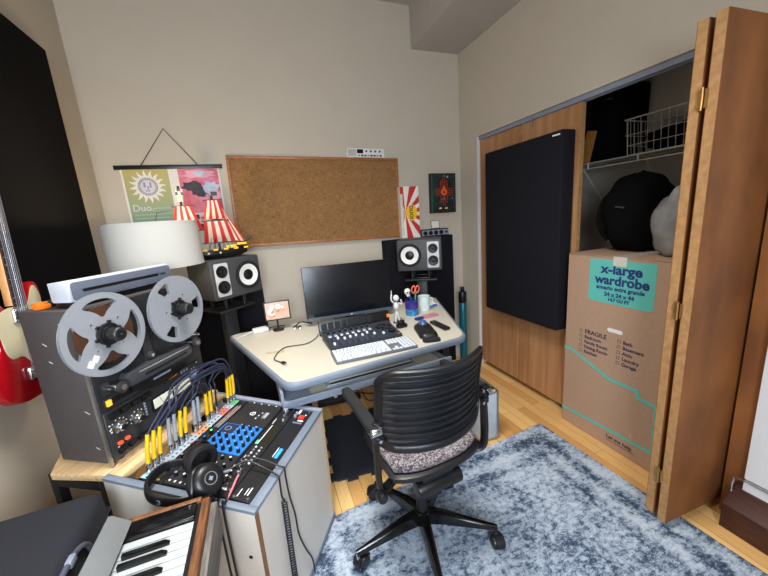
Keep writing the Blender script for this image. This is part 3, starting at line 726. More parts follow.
nb = thing('notebook', 'blue edged notebook lying at the right rear corner of the desk', 'notebook', (1.13, 2.20, ZD), math.radians(-12))
mb = MB(); mb.box((0, 0, .008), (.12, .17, .012), PAPER, bev=.001); mb.build('pages', nb)
mb = MB(); mb.box((0, 0, .0155), (.125, .175, .003), PAPER).box((0, 0, .0012), (.125, .175, .0022), NAVY).box((0, -.0885, .008), (.125, .002, .016), mat('blue_cover', (44, 84, 170), .5)); mb.build('cover', nb, label='white and blue cover')
pc = thing('pen_cup', 'blue and purple patterned cup holding scissors and pens', 'cup', (.925, 2.01, ZD))
GLAZE = mat('blue_purple_glaze', (28, 40, 120), .25, col2=(70, 50, 130), scale=30)
GLAZ2 = mat('turquoise_glaze', (60, 150, 190), .25, col2=(30, 96, 160), scale=40)
mb = MB(); mb.lathe([(0, 0), (.044, 0), (.045, .045), (.0452, .046)], GLAZ2, n=28); mb.lathe([(.0452, .046), (.046, .108), (.042, .108), (.041, .006), (0, .006)], GLAZE, n=28); mb.build('cup', pc)
sc_ = thing('scissors', 'orange handled scissors standing in the patterned cup', 'scissors', (.938, 2.012, ZD+.012), rot=(.05, .12, .3))
mb = MB(); mb.box((-.004, 0, .07), (.007, .003, .13), CHROME).box((.004, 0.003, .07), (.007, .003, .13), CHROME); mb.build('blades', sc_)
for s in (-1, 1):
    mb = MB(); mb.lathe([(.016+.004*math.cos(t), .004*math.sin(t)) for t in [2*PI*k/8 for k in range(8)]], mat('salmon_plastic', (226, 108, 84), .4), T(s*.018, 0, .162) @ Matrix.Rotation(PI/2, 4, 'X') @ Matrix.Diagonal((1, 1.5, 1, 1)), n=20, closed=True); mb.build('handle', sc_)
tg = thing('skull_ornament', 'small white skull ornament on a stick in the patterned cup', 'ornament', (.905, 2.005, ZD+.012), rot=(0, -.06, 0))
mb = MB(); mb.cyl((0, 0, 0), (0, 0, .135), .004, BLACK, n=8); mb.build('stick', tg)
mb = MB(); mb.sph((0, 0, .155), .022, PAPER, (1, 1, 1.05)).box((0, -.006, .132), (.022, .02, .018), PAPER, bev=.004)
for s in (-1, 1): mb.sph((s*.008, -.019, .153), .0062, BLACK, n=10)
mb.build('skull', tg)
for i, (dx, dy, c, l) in enumerate(((.012, -.02, (40, 170, 110), 'green pen standing in the patterned cup'), (-.012, -.024, (30, 60, 140), 'blue pen standing in the patterned cup'))):
    tag(MB().cyl((0, 0, 0), (dx*.8, dy*.3, .145), .0045, mat('pen_%s' % l.split()[0], c, .4), n=8).build('pen', loc=(.925+dx, 2.01+dy, ZD+.010)), l, 'pen', 'pens in the patterned cup')
wc = thing('cup', 'pale white cup right of the patterned pen cup', 'cup', (1.045, 2.06, ZD))
mb = MB(); mb.lathe([(0, 0), (.038, 0), (.043, .1), (.0435, .105), (.0405, .105), (.036, .006), (0, .006)], mat('pale_ceramic', (206, 220, 218), .2), n=28); mb.build('bowl', wc)
mb = MB(); mb.tube([(.040, 0, .082), (.066, 0, .078), (.066, 0, .035), (.039, 0, .028)], .005, mat('pale_ceramic', (206, 220, 218)), n=8); mb.build('handle', wc)
tag(MB().prism(rrect(-.035, .035, -.022, .022, .015), 0, .02, BLACK, bev=.004).prism(rrect(-.026, .02, -.016, .016, .012), .02, .045, BLACK, bev=.008).build('charging_dock', loc=(.755, 1.805, ZD), rot=(0, 0, .15)), 'small black charging puck right of the fader control surface', 'charger')
fg = thing('figurine', 'little white articulated figure standing by the right edge of the monitor', 'figurine', (.768, 1.905, ZD))
fg.scale = (1.3, 1.3, 1.3)
FIG = mat('pale_figure_plastic', (206, 206, 210), .4)
mb = MB(); mb.tube([(-.008, 0, 0), (-.004, .003, .03), (.0, 0, .062)], .0045, FIG, n=6).tube([(.014, -.006, 0), (.006, -.003, .03), (.0, 0, .062)], .0045, FIG, n=6).sph((0, 0, .085), .014, FIG, (1, .7, 1.5)).tube([(.01, 0, .1), (.028, -.004, .092), (.022, -.008, .115)], .004, FIG, n=6).tube([(-.01, 0, .1), (-.024, 0, .118), (-.022, 0, .146)], .004, FIG, n=6).cyl((-.022, 0, .125), (-.022, 0, .165), .0022, FIG, n=6).sph((.0, -.002, .125), .015, FIG, (1, 1, 1.1))
mb.build('figure', fg)
mb = MB(); mb.cyl((0, 0, 0), (0, 0, .003), .02, DGREY, n=16); mb.build('base', fg)
# little display showing a picture
pd = thing('small_display', 'small tabletop screen on a round black base at the left of the desk', 'display', (.048, 2.195, ZD), math.radians(-2))
mb = MB(); mb.cyl((0, 0, 0), (0, 0, .010), .036, BLACK, n=24, bev=.003).cyl((0, .004, .01), (0, .006, .10), .006, BLACK, n=10); mb.build('stand', pd)
PT = basis((.008, -.008, .132), (1, 0, 0), (0, .12, .99), (0, -.99, .12))
mb = MB(); mb.prism([(-.080, -.062), (.080, -.062), (.080, .062), (-.080, .062)], -.012, 0, BLACK, PT, bev=.002); mb.build('casing', pd)
ph_ = [(232, 214, 200), (150, 70, 40), (226, 120, 60), (70, 34, 30), (238, 232, 226), (196, 90, 60), (240, 200, 170)]
mb = MB(); mb.prism([(-.072, -.054), (.072, -.054), (.072, .054), (-.072, .054)], .0, .0006, mat('picture_ground', (176, 140, 116), .3, emit=((190, 150, 124), .10)), PT)
rn = random.Random(4)
for k in range(16):
    cx, cy, rr = rn.uniform(-.052, .052), rn.uniform(-.036, .032), rn.uniform(.008, .018); cc = rn.choice(ph_)
    mb.prism(circ(rr, 8, cx, cy), .0006, .0008+.00003*k, mat('picture_tone_%d_%d_%d' % cc, cc, .3, emit=(cc, .08)), PT)
mb.build('picture', pd, label='lit colour picture')
ad = thing('power_adapter', 'white adapter box near the left rear corner of the desk', 'adapter', (-.063, 2.225, ZD), math.radians(12))
mb = MB(); mb.box((0, 0, .014), (.095, .05, .027), WHITEP, bev=.006); mb.build('body', ad)
mb = MB(); mb.tube([(-.048, 0, .012), (-.09, -.01, .006), (-.13, -.03, .0045), (-.155, -.06, .0045)], .003, WHITEP, n=6).tube([(.048, .0, .012), (.09, .03, .004), (.13, .025, .0038), (.16, .0, .0038)], .003, BLACK, n=6); mb.build('lead', ad)
us = thing('usb_cable', 'thin black cable curling across the left half of the desk', 'cable', (0, 0, ZD))
mb = MB(); mb.tube([(.262, 1.945, .003), (.245, 1.90, .003), (.20, 1.845, .003), (.165, 1.828, .003), (.11, 1.835, .003), (.06, 1.835, .003), (.02, 1.78, .003), (-.005, 1.70, .003), (.012, 1.655, .003), (.03, 1.625, .0045)], .0026, CORD, n=6); mb.build('cord', us)
mb = MB(); mb.box((.036, 1.613, .0062), (.016, .028, .011), BLACK, rot=(0, 0, .42), bev=.002).box((.043, 1.596, .0062), (.010, .012, .006), CHROME, rot=(0, 0, .42)); mb.build('plug', us)
cn = thing('cable_adapter', 'small black cable adapter lying left of the monitor', 'adapter', (.19, 2.17, ZD), math.radians(-20))
mb = MB(); mb.tube([(.06, .05, .004), (.03, .035, .02), (-.01, .02, .028), (-.035, -.01, .01)], .005, BLACK, n=6).box((-.035, -.015, .008), (.022, .035, .014), BLACK, bev=.002).box((-.005, -.02, .007), (.018, .03, .013), BLACK, bev=.002); mb.build('adapter_body', cn)
mb = MB(); mb.box((-.03, -.045, .008), (.014, .02, .010), WHITEP, bev=.001).box((.005, -.045, .007), (.012, .018, .010), WHITEP, bev=.001); mb.build('plug_tip', cn)
tag(MB().box((0, 0, .0006), (.095, .026, .001), mat('faded_tape', (186, 168, 142), .6)).build('tape_strip', loc=(.005, 1.80, ZD), rot=(0, 0, math.radians(-16))), 'faded strip of tape stuck on the left half of the desk', 'tape')
tag(MB().box((0, 0, .0006), (.028, .024, .001), mat('pale_yellow_note', (236, 222, 160), .7)).build('sticky_note', loc=(.058, 1.735, ZD), rot=(0, 0, .5)), 'small pale yellow note beside the curling cable', 'note')

# ------------------------------------------------------------------ under and beside the desk
ps = thing('power_strip', 'long black power strip on the floor under the desk', 'power strip', (.43, 2.405, .0004), math.radians(-4))
mb = MB(); mb.box((0, 0, .022), (.34, .055, .042), BLACK, bev=.005); mb.build('body', ps)
for k in range(6):
    mb = MB(); mb.box((-.13+.05*k, 0, .0435), (.036, .036, .002), DGREY); mb.build('socket', ps)
pl = thing('power_plug', 'white plug and cord in the black power strip', 'plug', (.405, 2.41, .0455))
mb = MB(); mb.box((0, 0, .022), (.028, .028, .042), WHITEP, bev=.005); mb.build('plug_body', pl)
mb = MB(); mb.tube([(0, 0, .044), (.01, .01, .075), (.06, .03, .09), (.12, .05, .06), (.18, .08, -.01), (.23, .10, -.040)], .004, WHITEP, n=6); mb.build('cord', pl)
for i, (P, lb) in enumerate((
    ([(.50, 2.40, .048), (.54, 2.42, .12), (.60, 2.40, .10), (.63, 2.34, .008), (.68, 2.30, .006), (.75, 2.36, .006), (.70, 2.33, .016)], 'black cable looping at the right end of the power strip'),
    ([(.62, 2.46, .006), (.70, 2.40, .006), (.78, 2.44, .012), (.74, 2.52, .006), (.64, 2.54, .006), (.60, 2.49, .012)], 'coil of black cable on the floor behind the office chair'),
    ([(.31, 2.42, .048), (.28, 2.46, .12), (.22, 2.50, .08), (.16, 2.52, .006), (.06, 2.50, .006)], 'black cable running left from the power strip'))):
    tag(MB().tube(P, .0045, CORD, n=6).build('cable'), lb, 'cable')
sw = thing('dark_filler_box', 'invented black box filling the dark space under the right half of the desk', 'speaker', (.905, 2.285, .0004), 0)  # made-up box, added to fill the dark region under the desk
mb = MB(); mb.box((0, 0, .19), (.20, .26, .36), BLACKM, bev=.008); mb.build('cabinet', sw)
for sx in (-1, 1):
    for sy in (-1, 1):
        mb = MB(); mb.cyl((sx*.07, sy*.09, 0), (sx*.07, sy*.09, .011), .016, RUBBER, n=12); mb.build('foot', sw)
mb = MB(); mb.lathe([(.0, -.03), (.06, -.012), (.10, .0), (.115, .006), (.118, .0), (.10, -.004)], RUBBER, basis((0, -.132, .21), (1, 0, 0), (0, 0, 1), (0, -1, 0)) @ Matrix.Diagonal((.7, .7, .7, 1))); mb.build('cone', sw)
fcz = thing('flight_case', 'silver aluminium flight case standing on the floor behind the chair', 'case', (1.185, 1.66, .0004), math.radians(-3))
mb = MB(); mb.box((0, 0, .168), (.12, .30, .315), mat('grey_case_panel', (176, 184, 192), .4, var=.03), bev=.002); mb.build('panel_shell', fcz)
mb = MB()
for sx in (-1, 1):
    for sy in (-1, 1): mb.box((sx*.056, sy*.146, .168), (.014, .014, .325), ALU, bev=.003)
    for z in (.010, .326): mb.box((sx*.056, 0, z), (.0135, .30, .013), ALU, bev=.003)
for sy in (-1, 1):
    for z in (.010, .326): mb.box((0, sy*.146, z), (.12, .0135, .0128), ALU, bev=.003)
mb.build('edge_frame', fcz)
mb = MB(); mb.tube([(-.0, -.05, .33), (0, -.045, .352), (0, .045, .352), (0, .05, .33)], .007, BLACK, n=8, smooth=False); mb.build('handle', fcz)
for y in (-.09, .09):
    mb = MB(); mb.box((.062, y, .26), (.006, .03, .045), CHROME, bev=.001); mb.build('latch', fcz)
tu = thing('tube_case', 'teal tube with black cap standing in the corner right of the speaker', 'tube', (1.672, 2.52, .0004))
mb = MB(); mb.cyl((0, 0, .0), (.0, .0, .60), .034, mat('teal_metallic', (28, 110, 128), .3, metal=.4, var=.08), n=24, bev=.004); mb.build('tube', tu)
mb = MB(); mb.cyl((0, 0, .60), (0, 0, .70), .036, BLACK, n=24, bev=.004).cyl((-.0, 0, .70), (0, 0, .745), .018, BLACK, n=16, bev=.003); mb.build('cap', tu)

# ------------------------------------------------------------------ speakers on stands
CABG = mat('charcoal_cabinet', (62, 62, 64), .55, var=.04, scale=200)
PLATE = mat('silver_baffle', (190, 190, 192), .45, var=.02)
CONEW = mat('pale_cone', (226, 224, 220), .5, var=.02)
CONEB = mat('black_cone', (12, 12, 14), .45, var=.05)
def speaker(loc, rz, flip, label):
    t = thing('studio_monitor_speaker', label, 'speaker', loc, rz, 'studio monitor speakers')
    W, H, D = .338, .238, .25
    mb = MB(); mb.bx(-W/2, W/2, 0, D, 0, H, CABG, bev=.012, seg=3); mb.build('cabinet', t)
    s = -1 if flip else 1
    wx = s*-.072; px = s*.104
    F = basis((0, -.0005, 0), (1, 0, 0), (0, 0, 1), (0, -1, 0))
    WM = F @ T(wx, .122, 0)
    mb = MB(); mb.lathe([(.088, 0), (.087, .006), (.078, .010), (.068, .008), (.064, .002)], RUBBER, WM, n=40); mb.build('surround', t)
    mb = MB(); mb.lathe([(.067, .0075), (.060, .0060), (.034, .0015), (.033, .0012)], CONEW, WM, n=40); mb.build('woofer_cone', t)
    mb = MB(); mb.lathe([(.034, .0012), (.033, .004), (.024, .008), (.010, .011), (0, .012)], CONEB, WM, n=32); mb.build('dust_cap', t)
    mb = MB(); mb.prism(rrect(px-.044, px+.044, .022, .218, .010), .0002, .005, PLATE, F, bev=.001); mb.build('baffle_plate', t, label='silver baffle plate')
    for (yy, r) in ((.168, .036), (.076, .039)):
        DM = F @ T(px, yy, .005)
        mb = MB(); mb.lathe([(r, 0), (r, .003), (r*.82, .004), (r*.75, .0025), (r*.4, .0008), (r*.38, .003), (r*.2, .0055), (0, .0065)], CONEB, DM, n=32); mb.build('driver', t)
    return t
def stand(loc, rz, zt, label, py=.01):
    t = thing('speaker_stand', label, 'stand', (loc[0], loc[1], .0004), rz, 'speaker stands')
    mb = MB(); mb.box((0, py, .012), (.22, .22, .024), BLACKM, bev=.004); mb.build('base_plate', t)
    mb = MB(); mb.box((0, py, (zt-.09+.024)/2), (.085, .06, zt-.09-.024), mat('stand_pillar_grey', (38, 40, 44), .5), bev=.006); mb.build('pillar', t)
    mb = MB(); mb.box((0, -.01, zt-.082), (.25, .20, .016), BLACKM, bev=.004); mb.build('top_plate', t)
    mb = MB()
    for x in (-.065, .065):
        for y in (-.085, .06): mb.cyl((x, y, zt-.073), (x, y, zt-.002), .012, BLACK, n=14)
        mb.box((x, -.0125, zt-.008), (.02, .18, .010), BLACK, bev=.002)
    for y in (-.085, .06): mb.box((0, y, zt-.068), (.15, .014, .008), BLACK, bev=.002)
    mb.build('isolator', t)
    return t
thL, thR = math.radians(38.0), math.radians(-30.5)
spL, spR = Vector((-.142, 2.21, .997)), Vector((1.1225, 2.255, .991))
def offs(p, th, dx, dy): return Vector((p.x+dx*math.cos(th)-dy*math.sin(th), p.y+dx*math.sin(th)+dy*math.cos(th), p.z))
speaker(spL, thL, True, 'black studio speaker under the toy ship, silver plate on its left')
speaker(spR, thR, False, 'black studio speaker before the tall black panel, silver plate on its right')
a = offs(spL, thL, 0, .155); stand((a.x, a.y), thL, .9965, 'black pillar stand under the left speaker below the toy ship')
a = offs(spR, thR, 0, .165); stand((a.x, a.y), thR, .9905, 'black pillar stand under the right speaker behind the desk cups', .055)

# ------------------------------------------------------------------ toy sailing ship on the left speaker
SAILR = mat('red_sail', (186, 30, 30), .6, var=.05); SAILW = mat('cream_sail', (204, 190, 164), .6, var=.03)
def ship():
    zt = spL.z+.238+.001
    o = offs(spL, thL, -.03, .12)
    t = thing('toy_ship', 'toy pirate sailing ship with red and white striped sails on the left speaker', 'toy', (o.x, o.y, zt), math.radians(10))
    t.scale = (1.15, 1.15, 1.15)
    HB = mat('black_toy_bricks', (20, 18, 18), .35, var=.2)
    mb = MB(); rings = []
    for (x, hw, zb, zt_) in ((-.185, .030, .018, .075), (-.14, .045, .004, .068), (-.05, .050, .0, .045), (.05, .046, .0, .045), (.11, .030, .006, .055), (.15, .006, .022, .066)):
        rings.append([(x, -hw*.55, zb), (x, hw*.55, zb), (x, hw, zb+(zt_-zb)*.5), (x, hw, zt_), (x, -hw, zt_), (x, -hw, zb+(zt_-zb)*.5)])
    mb.loft(rings, HB); mb.build('hull', t)
    for c, d in [((-.16+.05*k, -.052+.004*abs(k-3)*.5, .048), (.022, .006, .010)) for k in range(7)]+[((.125, 0, .068), (.05, .05, .012)), ((.07, -.03, .058), (.05, .012, .016))]:
        MB().box(c, d, YEL, bev=.001).build('brick_trim', t, label='yellow brick trim')
    for k in range(3):
        mb = MB(); mb.cyl((-.1+.055*k, -.045, .03), (-.1+.055*k, -.062, .032), .005, SAILW, n=8); mb.build('gun_port', t)
    masts = ((-.125, .375), (.015, .325))
    for x, h in masts:
        mb = MB(); mb.cyl((x, 0, .03), (x, 0, h), .006, HB, n=10); mb.build('mast', t)
    def sail(x0, x1, xt0, xt1, zb, zt__, y, bulge, ns=7):
        mb = MB()
        for k in range(ns):
            g = []
            for j in range(7):
                v = j/6; row = []
                for q in range(3):
                    u = (k+q/2)/ns; xb = x0+(x1-x0)*u; xq = xt0+(xt1-xt0)*u
                    row.append((xb*(1-v)+xq*v, y-bulge*math.sin(PI*v*.9+.2)*math.sin(PI*min(1, max(0, .1+.8*u))), zb+(zt__-zb)*v))
                g.append(row)
            mb.sheet(g, SAILR if k % 2 == 0 else SAILW, .0025)
        return mb
    sail(-.185, -.045, -.155, -.085, .155, .275, -.016, .022).build('sail', t)
    sail(-.045, .065, -.015, .045, .205, .300, -.016, .018).build('sail', t)
    sail(-.055, .095, -.040, .070, .085, .195, -.018, .024).build('sail', t)
    # jib: red and white triangle running forward to the bowsprit
    mb = MB(); A = Vector((.045, -.004, .285)); B = Vector((.150, -.004, .080)); D = Vector((.085, -.010, .085))
    for k in range(5):
        u0, u1 = k/5, (k+1)/5; P = [A.lerp(B, 1-u0) if False else B.lerp(D, u0), B.lerp(D, u1)]
        g = [[A.lerp(P[0], v), A.lerp((P[0]+P[1])/2, v), A.lerp(P[1], v)] for v in (.08, .4, .7, 1)]
        mb.sheet([[tuple(p) for p in r] for r in g], SAILR if k % 2 == 0 else SAILW, .0025)
    mb.build('jib', t)
    mb = MB(); mb.cyl((.10, 0, .058), (.180, 0, .098), .006, HB, n=8); mb.build('bowsprit', t)
    mb = MB()
    for (x, z, hl) in ((-.12, .277, .05), (-.115, .153, .08), (.015, .302, .045), (.015, .197, .065), (.02, .083, .085)): mb.cyl((x-hl, -.012, z), (x+hl, -.012, z), .003, HB, n=6)
    mb.build('yard', t)
    mb = MB(); mb.cyl((-.125, 0, .300), (-.125, 0, .330), .015, SAILW, r1=.018, n=14).box((-.125, -.008, .345), (.034, .008, .030), HB).box((-.125, -.0125, .338), (.012, .002, .022), SAILW).box((-.137, -.0125, .352), (.007, .002, .014), SAILW).box((-.113, -.0125, .352), (.007, .002, .014), SAILW); mb.build('crows_nest', t)
    mb = MB(); mb.box((.030, 0, .335), (.03, .004, .02), HB); mb.build('flag', t)
    mb = MB()
    for s in (-1, 1):
        for x, h in masts:
            for dx in (-.05, -.025, .025, .05): mb.cyl((x+dx, s*.044, .045), (x, 0, h-.08), .0016, HB, n=4)
    mb.tube([(-.125, 0, .27), (-.235, 0, .250), (-.26, 0, .165), (-.185, 0, .16)], .002, HB, n=4, smooth=False)
    mb.build('rigging', t)
    mb = MB()
    mb.box((-.148, 0, .085), (.06, .07, .03), HB, bev=.002)
    for k in range(4): mb.box((-.172+.016*k, -.036, .088), (.008, .002, .012), YEL)
    mb.build('stern_cabin', t)
ship()

# ------------------------------------------------------------------ things on the back wall
cb = thing('pin_board', 'large burlap pin board with a wooden frame on the back wall', 'pinboard', (.517, 2.682, 1.572), rot=(0, math.radians(1.45), 0))
W2, H2 = .652, .322
mb = MB(); mb.bx(-W2+.02, W2-.02, -.004, .012, -H2+.02, H2-.02, BURLAP); mb.build('burlap', cb)
mb = MB(); f = .020
mb.bx(-W2, W2, -.014, .014, H2-f, H2, FRAMEW, bev=.003).bx(-W2, W2, -.014, .014, -H2, -H2+f, FRAMEW, bev=.003).bx(-W2, -W2+f, -.0139, .0139, -H2+f, H2-f, FRAMEW, bev=.003).bx(W2-f, W2, -.0139, .0139, -H2+f, H2-f, FRAMEW, bev=.003)
mb.build('frame', cb)
dv = thing('pocket_synthesizer', 'small white panel with tiny black screen standing on the pin board frame', 'synthesizer', (.905, 2.682, 1.8866), rot=(0, math.radians(1.45), 0))
mb = MB(); mb.bx(-.155, .155, -.012, .012, 0, .068, WHITEP, bev=.003); mb.build('body', dv)
mb = MB(); mb.bx(-.150, -.082, -.0135, -.0122, .006, .060, mat('pale_grey_grille', (176, 174, 168), .6)); mb.build('speaker_grille', dv)
mb = MB(); mb.bx(-.076, -.026, -.0135, -.0122, .030, .060, SCREEN); mb.build('screen', dv)
for k in range(4):
    mb = MB(); mb.cyl((.0+.038*k, -.012, .046), (.0+.038*k, -.017, .046), .008, DGREY, n=12); mb.build('knob', dv)
for k in range(8):
    mb = MB(); mb.bx(-.07+.026*k, -.052+.026*k, -.0145, -.0122, .008, .020, BLACK if k % 3 else GREYL); mb.build('key', dv)

pt = thing('painting', 'small dark canvas painting with a red sun cross near the corner', 'painting', (1.588, 2.672, 1.413), rot=(0, math.radians(.8), 0))
CANV = mat('dark_painted_canvas', (14, 18, 22), .5, col2=(22, 40, 36), scale=18)
mb = MB(); mb.bx(-.125, .125, -.018, .022, 0, .335, CANV, bev=.002); mb.bx(-.1255, .1255, -.010, .0225, .3345, .3365, mat('red_orange_canvas_side', (190, 90, 50), .6)).bx(-.1255, .1255, -.010, .0225, -.0015, .0005, mat('red_orange_canvas_side', (190, 90, 50), .6)); mb.build('canvas', pt)
PF = basis((0, -.0182, 0), (1, 0, 0), (0, 0, 1), (0, -1, 0))
mb = MB(); PR = mat('brick_red_paint', (150, 44, 30), .5); PO = mat('orange_paint', (226, 96, 40), .5); PG = mat('dark_green_paint', (24, 92, 66), .5); PB = mat('pale_blue_paint', (140, 170, 200), .5); PYL = mat('cream_paint', (238, 206, 130), .5)
for k, l in ((-.030, .066), (-.010, .085), (.010, .085), (.030, .066)):
    for sgn in (-1, 1):
        mb.prism([(.005+k-.005, .178+sgn*.034), (.005+k+.005, .178+sgn*.034), (.005+k+.005, .178+sgn*(.034+l)), (.005+k-.005, .178+sgn*(.034+l))], 0, .0006, PR, PF)
        mb.prism([(.005+sgn*.030, .178+k*.9-.004), (.005+sgn*(.030+l*.75), .178+k*.9-.004), (.005+sgn*(.030+l*.75), .178+k*.9+.004), (.005+sgn*.030, .178+k*.9+.004)], 0, .0006, PR, PF)
mb.prism(circ(.032, 20, .005, .178), .0006, .001, PO, PF); mb.prism(circ(.012, 14, .005, .176), .001, .0013, PR, PF).prism([(-.012, .2), (.022, .2), (.005, .235)], .0006, .0009, PO, PF)
rn = random.Random(2)
for k in range(14):
    x, y, a, l = rn.uniform(-.10, .10), rn.choice((rn.uniform(.03, .12), rn.uniform(.24, .31))), rn.uniform(-.9, .9), rn.uniform(.02, .045)
    mb.prism([(x-.004, y), (x+.004, y), (x+l*math.sin(a), y+l*math.cos(a))], 0, .0005, PG if k % 4 else PB, PF)
mb.prism(circ(.010, 12, .04, .305), .0002, .0008, PB, PF)
for x in (-.035, .025): mb.prism([(x-.016, .032), (x+.016, .032), (x+.010, .046), (x-.008, .046)], .0002, .0008, PYL, PF)
mb.prism([(-.12, .005), (-.112, .005), (-.112, .33), (-.12, .33)], 0, .0005, PG, PF); mb.prism([(.100, .03), (.106, .03), (.106, .33), (.100, .33)], 0, .0005, mat('slate_blue_paint', (50, 70, 90), .5), PF)
mb.build('painted_design', pt)

ZP = 1.2165
du = thing('striped_box', 'tall red and white sunburst box reading DUO on top of the panel', 'box', (1.236, 2.634, ZP), math.radians(-3))
RB = mat('sunburst_red', (196, 40, 34), .5, var=.03); WB_ = mat('sunburst_white', (230, 224, 216), .5, var=.02)
mb = MB(); mb.bx(-.085, .085, -.026, .028, 0, .43, WB_, bev=.001, seg=1); mb.build('carton', du)
DF = basis((0, -.0262, 0), (1, 0, 0), (0, 0, 1), (0, -1, 0))
mb = MB(); cx, cy = -.045, .215
def clip_ray(a0, a1):
    P = [(cx, cy)]
    def hit(a):
        dx, dy = math.cos(a), math.sin(a); t = 9
        for lim, d, c0 in ((.0835, dx, cx), (-.0835, dx, cx)):
            if d*(lim-c0) > 1e-9: t = min(t, (lim-c0)/d)
        for lim, d, c0 in ((.428, dy, cy), (.002, dy, cy)):
            if d*(lim-c0) > 1e-9: t = min(t, (lim-c0)/d)
        return (cx+dx*t, cy+dy*t)
    P.append(hit(a0))
    corners = [(math.atan2(y-cy, x-cx) % (2*PI), (x, y)) for x, y in ((.0835, .428), (-.0835, .428), (-.0835, .002), (.0835, .002))]
    for ca, cp in sorted(corners):
        if a0 % (2*PI) < ca < a1 % (2*PI): P.append(cp)
    P.append(hit(a1)); return P
nr = 12
for k in range(nr):
    if k % 1 == 0:
        a0 = 2*PI*(k+.08)/nr; mb.prism(clip_ray(a0, a0+PI/nr), 0, .0005, RB, DF)
mb.prism([(-.0848, .03), (-.062, .03), (-.062, .37), (-.0848, .37)], .0006, .0009, mat('pale_side_band', (206, 200, 186), .6), DF)
star = []
for k in range(32):
    r = 1 if k % 2 == 0 else .80; t = 2*PI*k/32; star.append((.012+.058*r*math.cos(t), .215+.072*r*math.sin(t)))
mb.prism(star, .0008, .0012, YEL, DF)
mb.text('DUO!', .046, BLACK, DF @ T(-.006, .272, .0014) @ Matrix.Rotation(-PI/2, 4, 'Z'), bold=.0012, sx=.95)
mb.build('printed_sunburst', du)
mx = thing('small_mixer', 'small grey box with black knobs on top of the tall black panel', 'mixer', (1.475, 2.655, ZP), math.radians(-1))
mb = MB(); mb.bx(-.135, .135, -.03, .035, 0, .062, BLACK, bev=.003).bx(-.13, .13, -.0315, -.03, .006, .054, GREYL); mb.build('body', mx)
for k in range(5):
    mb = MB(); r = .018 if k < 4 else .010
    mb.cyl((-.1+.052*k, -.0315, .03), (-.1+.052*k, -.046, .03), r, BLACK if k < 4 else DGREY, n=18, bev=.002); mb.build('knob', mx)
cd_ = thing('card', 'small white card with dark border standing on the small grey box', 'card', (1.505, 2.672, ZP+.0635), rot=(math.radians(-9), 0, 0))
mb = MB(); mb.prism(rrect(-.042, .042, 0, .070, .004), 0, .003, DGREY, FRONT); mb.prism(rrect(-.038, .038, .004, .066, .003), .003, .0036, PAPER, FRONT); mb.build('card_sheet', cd_)

# hanging poster
po = thing('hanging_poster', 'hanging poster pair, green sun print and pink print, on black rail', 'poster', (-.475, 2.690, 1.836))
mb = MB(); mb.box((0, 0, .004), (.632, .014, .026), BLACK, bev=.002); mb.build('rail', po)
mb = MB(); mb.tube([(-.165, -.004, .016), (0, .004, .244), (.165, -.004, .016)], .003, mat('brown_cord', (60, 44, 34), .8), n=6, smooth=False); mb.build('hanging_cord', po)
mb = MB(); mb.bx(-.287, .292, -.001, .001, -.64, -.008, PAPER); sh_ = mb.build('sheet', po)
PFm = basis((0, -.0012, 0), (1, 0, 0), (0, 0, 1), (0, -1, 0))
OLV = mat('olive_to_sage_print', (170, 160, 96), .7); 
def grad_mat():
    m = bpy.data.materials.new('olive_green_print'); m.use_nodes = True; nt = m.node_tree; N = nt.nodes; K = nt.links; b = N['Principled BSDF']; b.inputs['Roughness'].default_value = .6
    tc = N.new('ShaderNodeTexCoord'); s = N.new('ShaderNodeSeparateXYZ'); K.new(tc.outputs['Object'], s.inputs[0]); mr = N.new('ShaderNodeMapRange'); mr.inputs[1].default_value = -.33; mr.inputs[2].default_value = -.02
    K.new(s.outputs[2], mr.inputs[0]); cr = N.new('ShaderNodeValToRGB'); K.new(mr.outputs[0], cr.inputs[0]); cr.color_ramp.elements[0].color = L((130, 158, 130)); cr.color_ramp.elements[1].color = L((186, 170, 100)); K.new(cr.outputs[0], b.inputs['Base Color']); return m
GR = grad_mat()
mb = MB(); mb.prism([(-.275, -.36), (-.02, -.36), (-.02, -.010), (-.275, -.010)], 0, .0004, GR, PFm)
LIL = mat('lilac_print', (206, 202, 210), .7); GRY = mat('grey_violet_print', (140, 136, 156), .7)
sx0, sz0 = -.150, -.118
for k in range(16):
    a = 2*PI*k/16; P = []
    for j in range(6):
        t = j/5; r = .062+.044*t; aa = a+.10*math.sin(t*2.6); wd = .013*(1-t)+.0008
        P.append((sx0+r*math.cos(aa)-wd*math.sin(aa), sz0+r*math.sin(aa)+wd*math.cos(aa)))
    for j in range(5, -1, -1):
        t = j/5; r = .062+.044*t; aa = a+.10*math.sin(t*2.6); wd = .013*(1-t)+.0008
        P.append((sx0+r*math.cos(aa)+wd*math.sin(aa), sz0+r*math.sin(aa)-wd*math.cos(aa)))
    mb.prism(P, .0004, .0008, PAPER, PFm)
mb.prism(circ(.064, 32, sx0, sz0), .0004, .0009, PAPER, PFm).prism(circ(.057, 32, sx0, sz0), .0009, .0011, GRY, PFm).prism(circ(.043, 32, sx0, sz0), .0011, .0013, LIL, PFm)
for k in range(24):
    a = 2*PI*k/24; mb.prism(circ(.004, 6, sx0+.050*math.cos(a), sz0+.050*math.sin(a)), .0011, .0014, LIL, PFm)
for (x, y, w_, h_) in ((-.018, .012, .012, .03), (.016, .010, .010, .034), (0, -.006, .008, .022), (-.004, -.026, .026, .007)): mb.prism([(sx0+x-w_/2, sz0+y-h_/2), (sx0+x+w_/2, sz0+y-h_/2), (sx0+x+w_/2, sz0+y+h_/2), (sx0+x-w_/2, sz0+y+h_/2)], .0013, .0016, GRY, PFm)
mb.text('Duo.', .060, LIL, PFm @ T(-.262, -.272, .0006), bold=.0004)
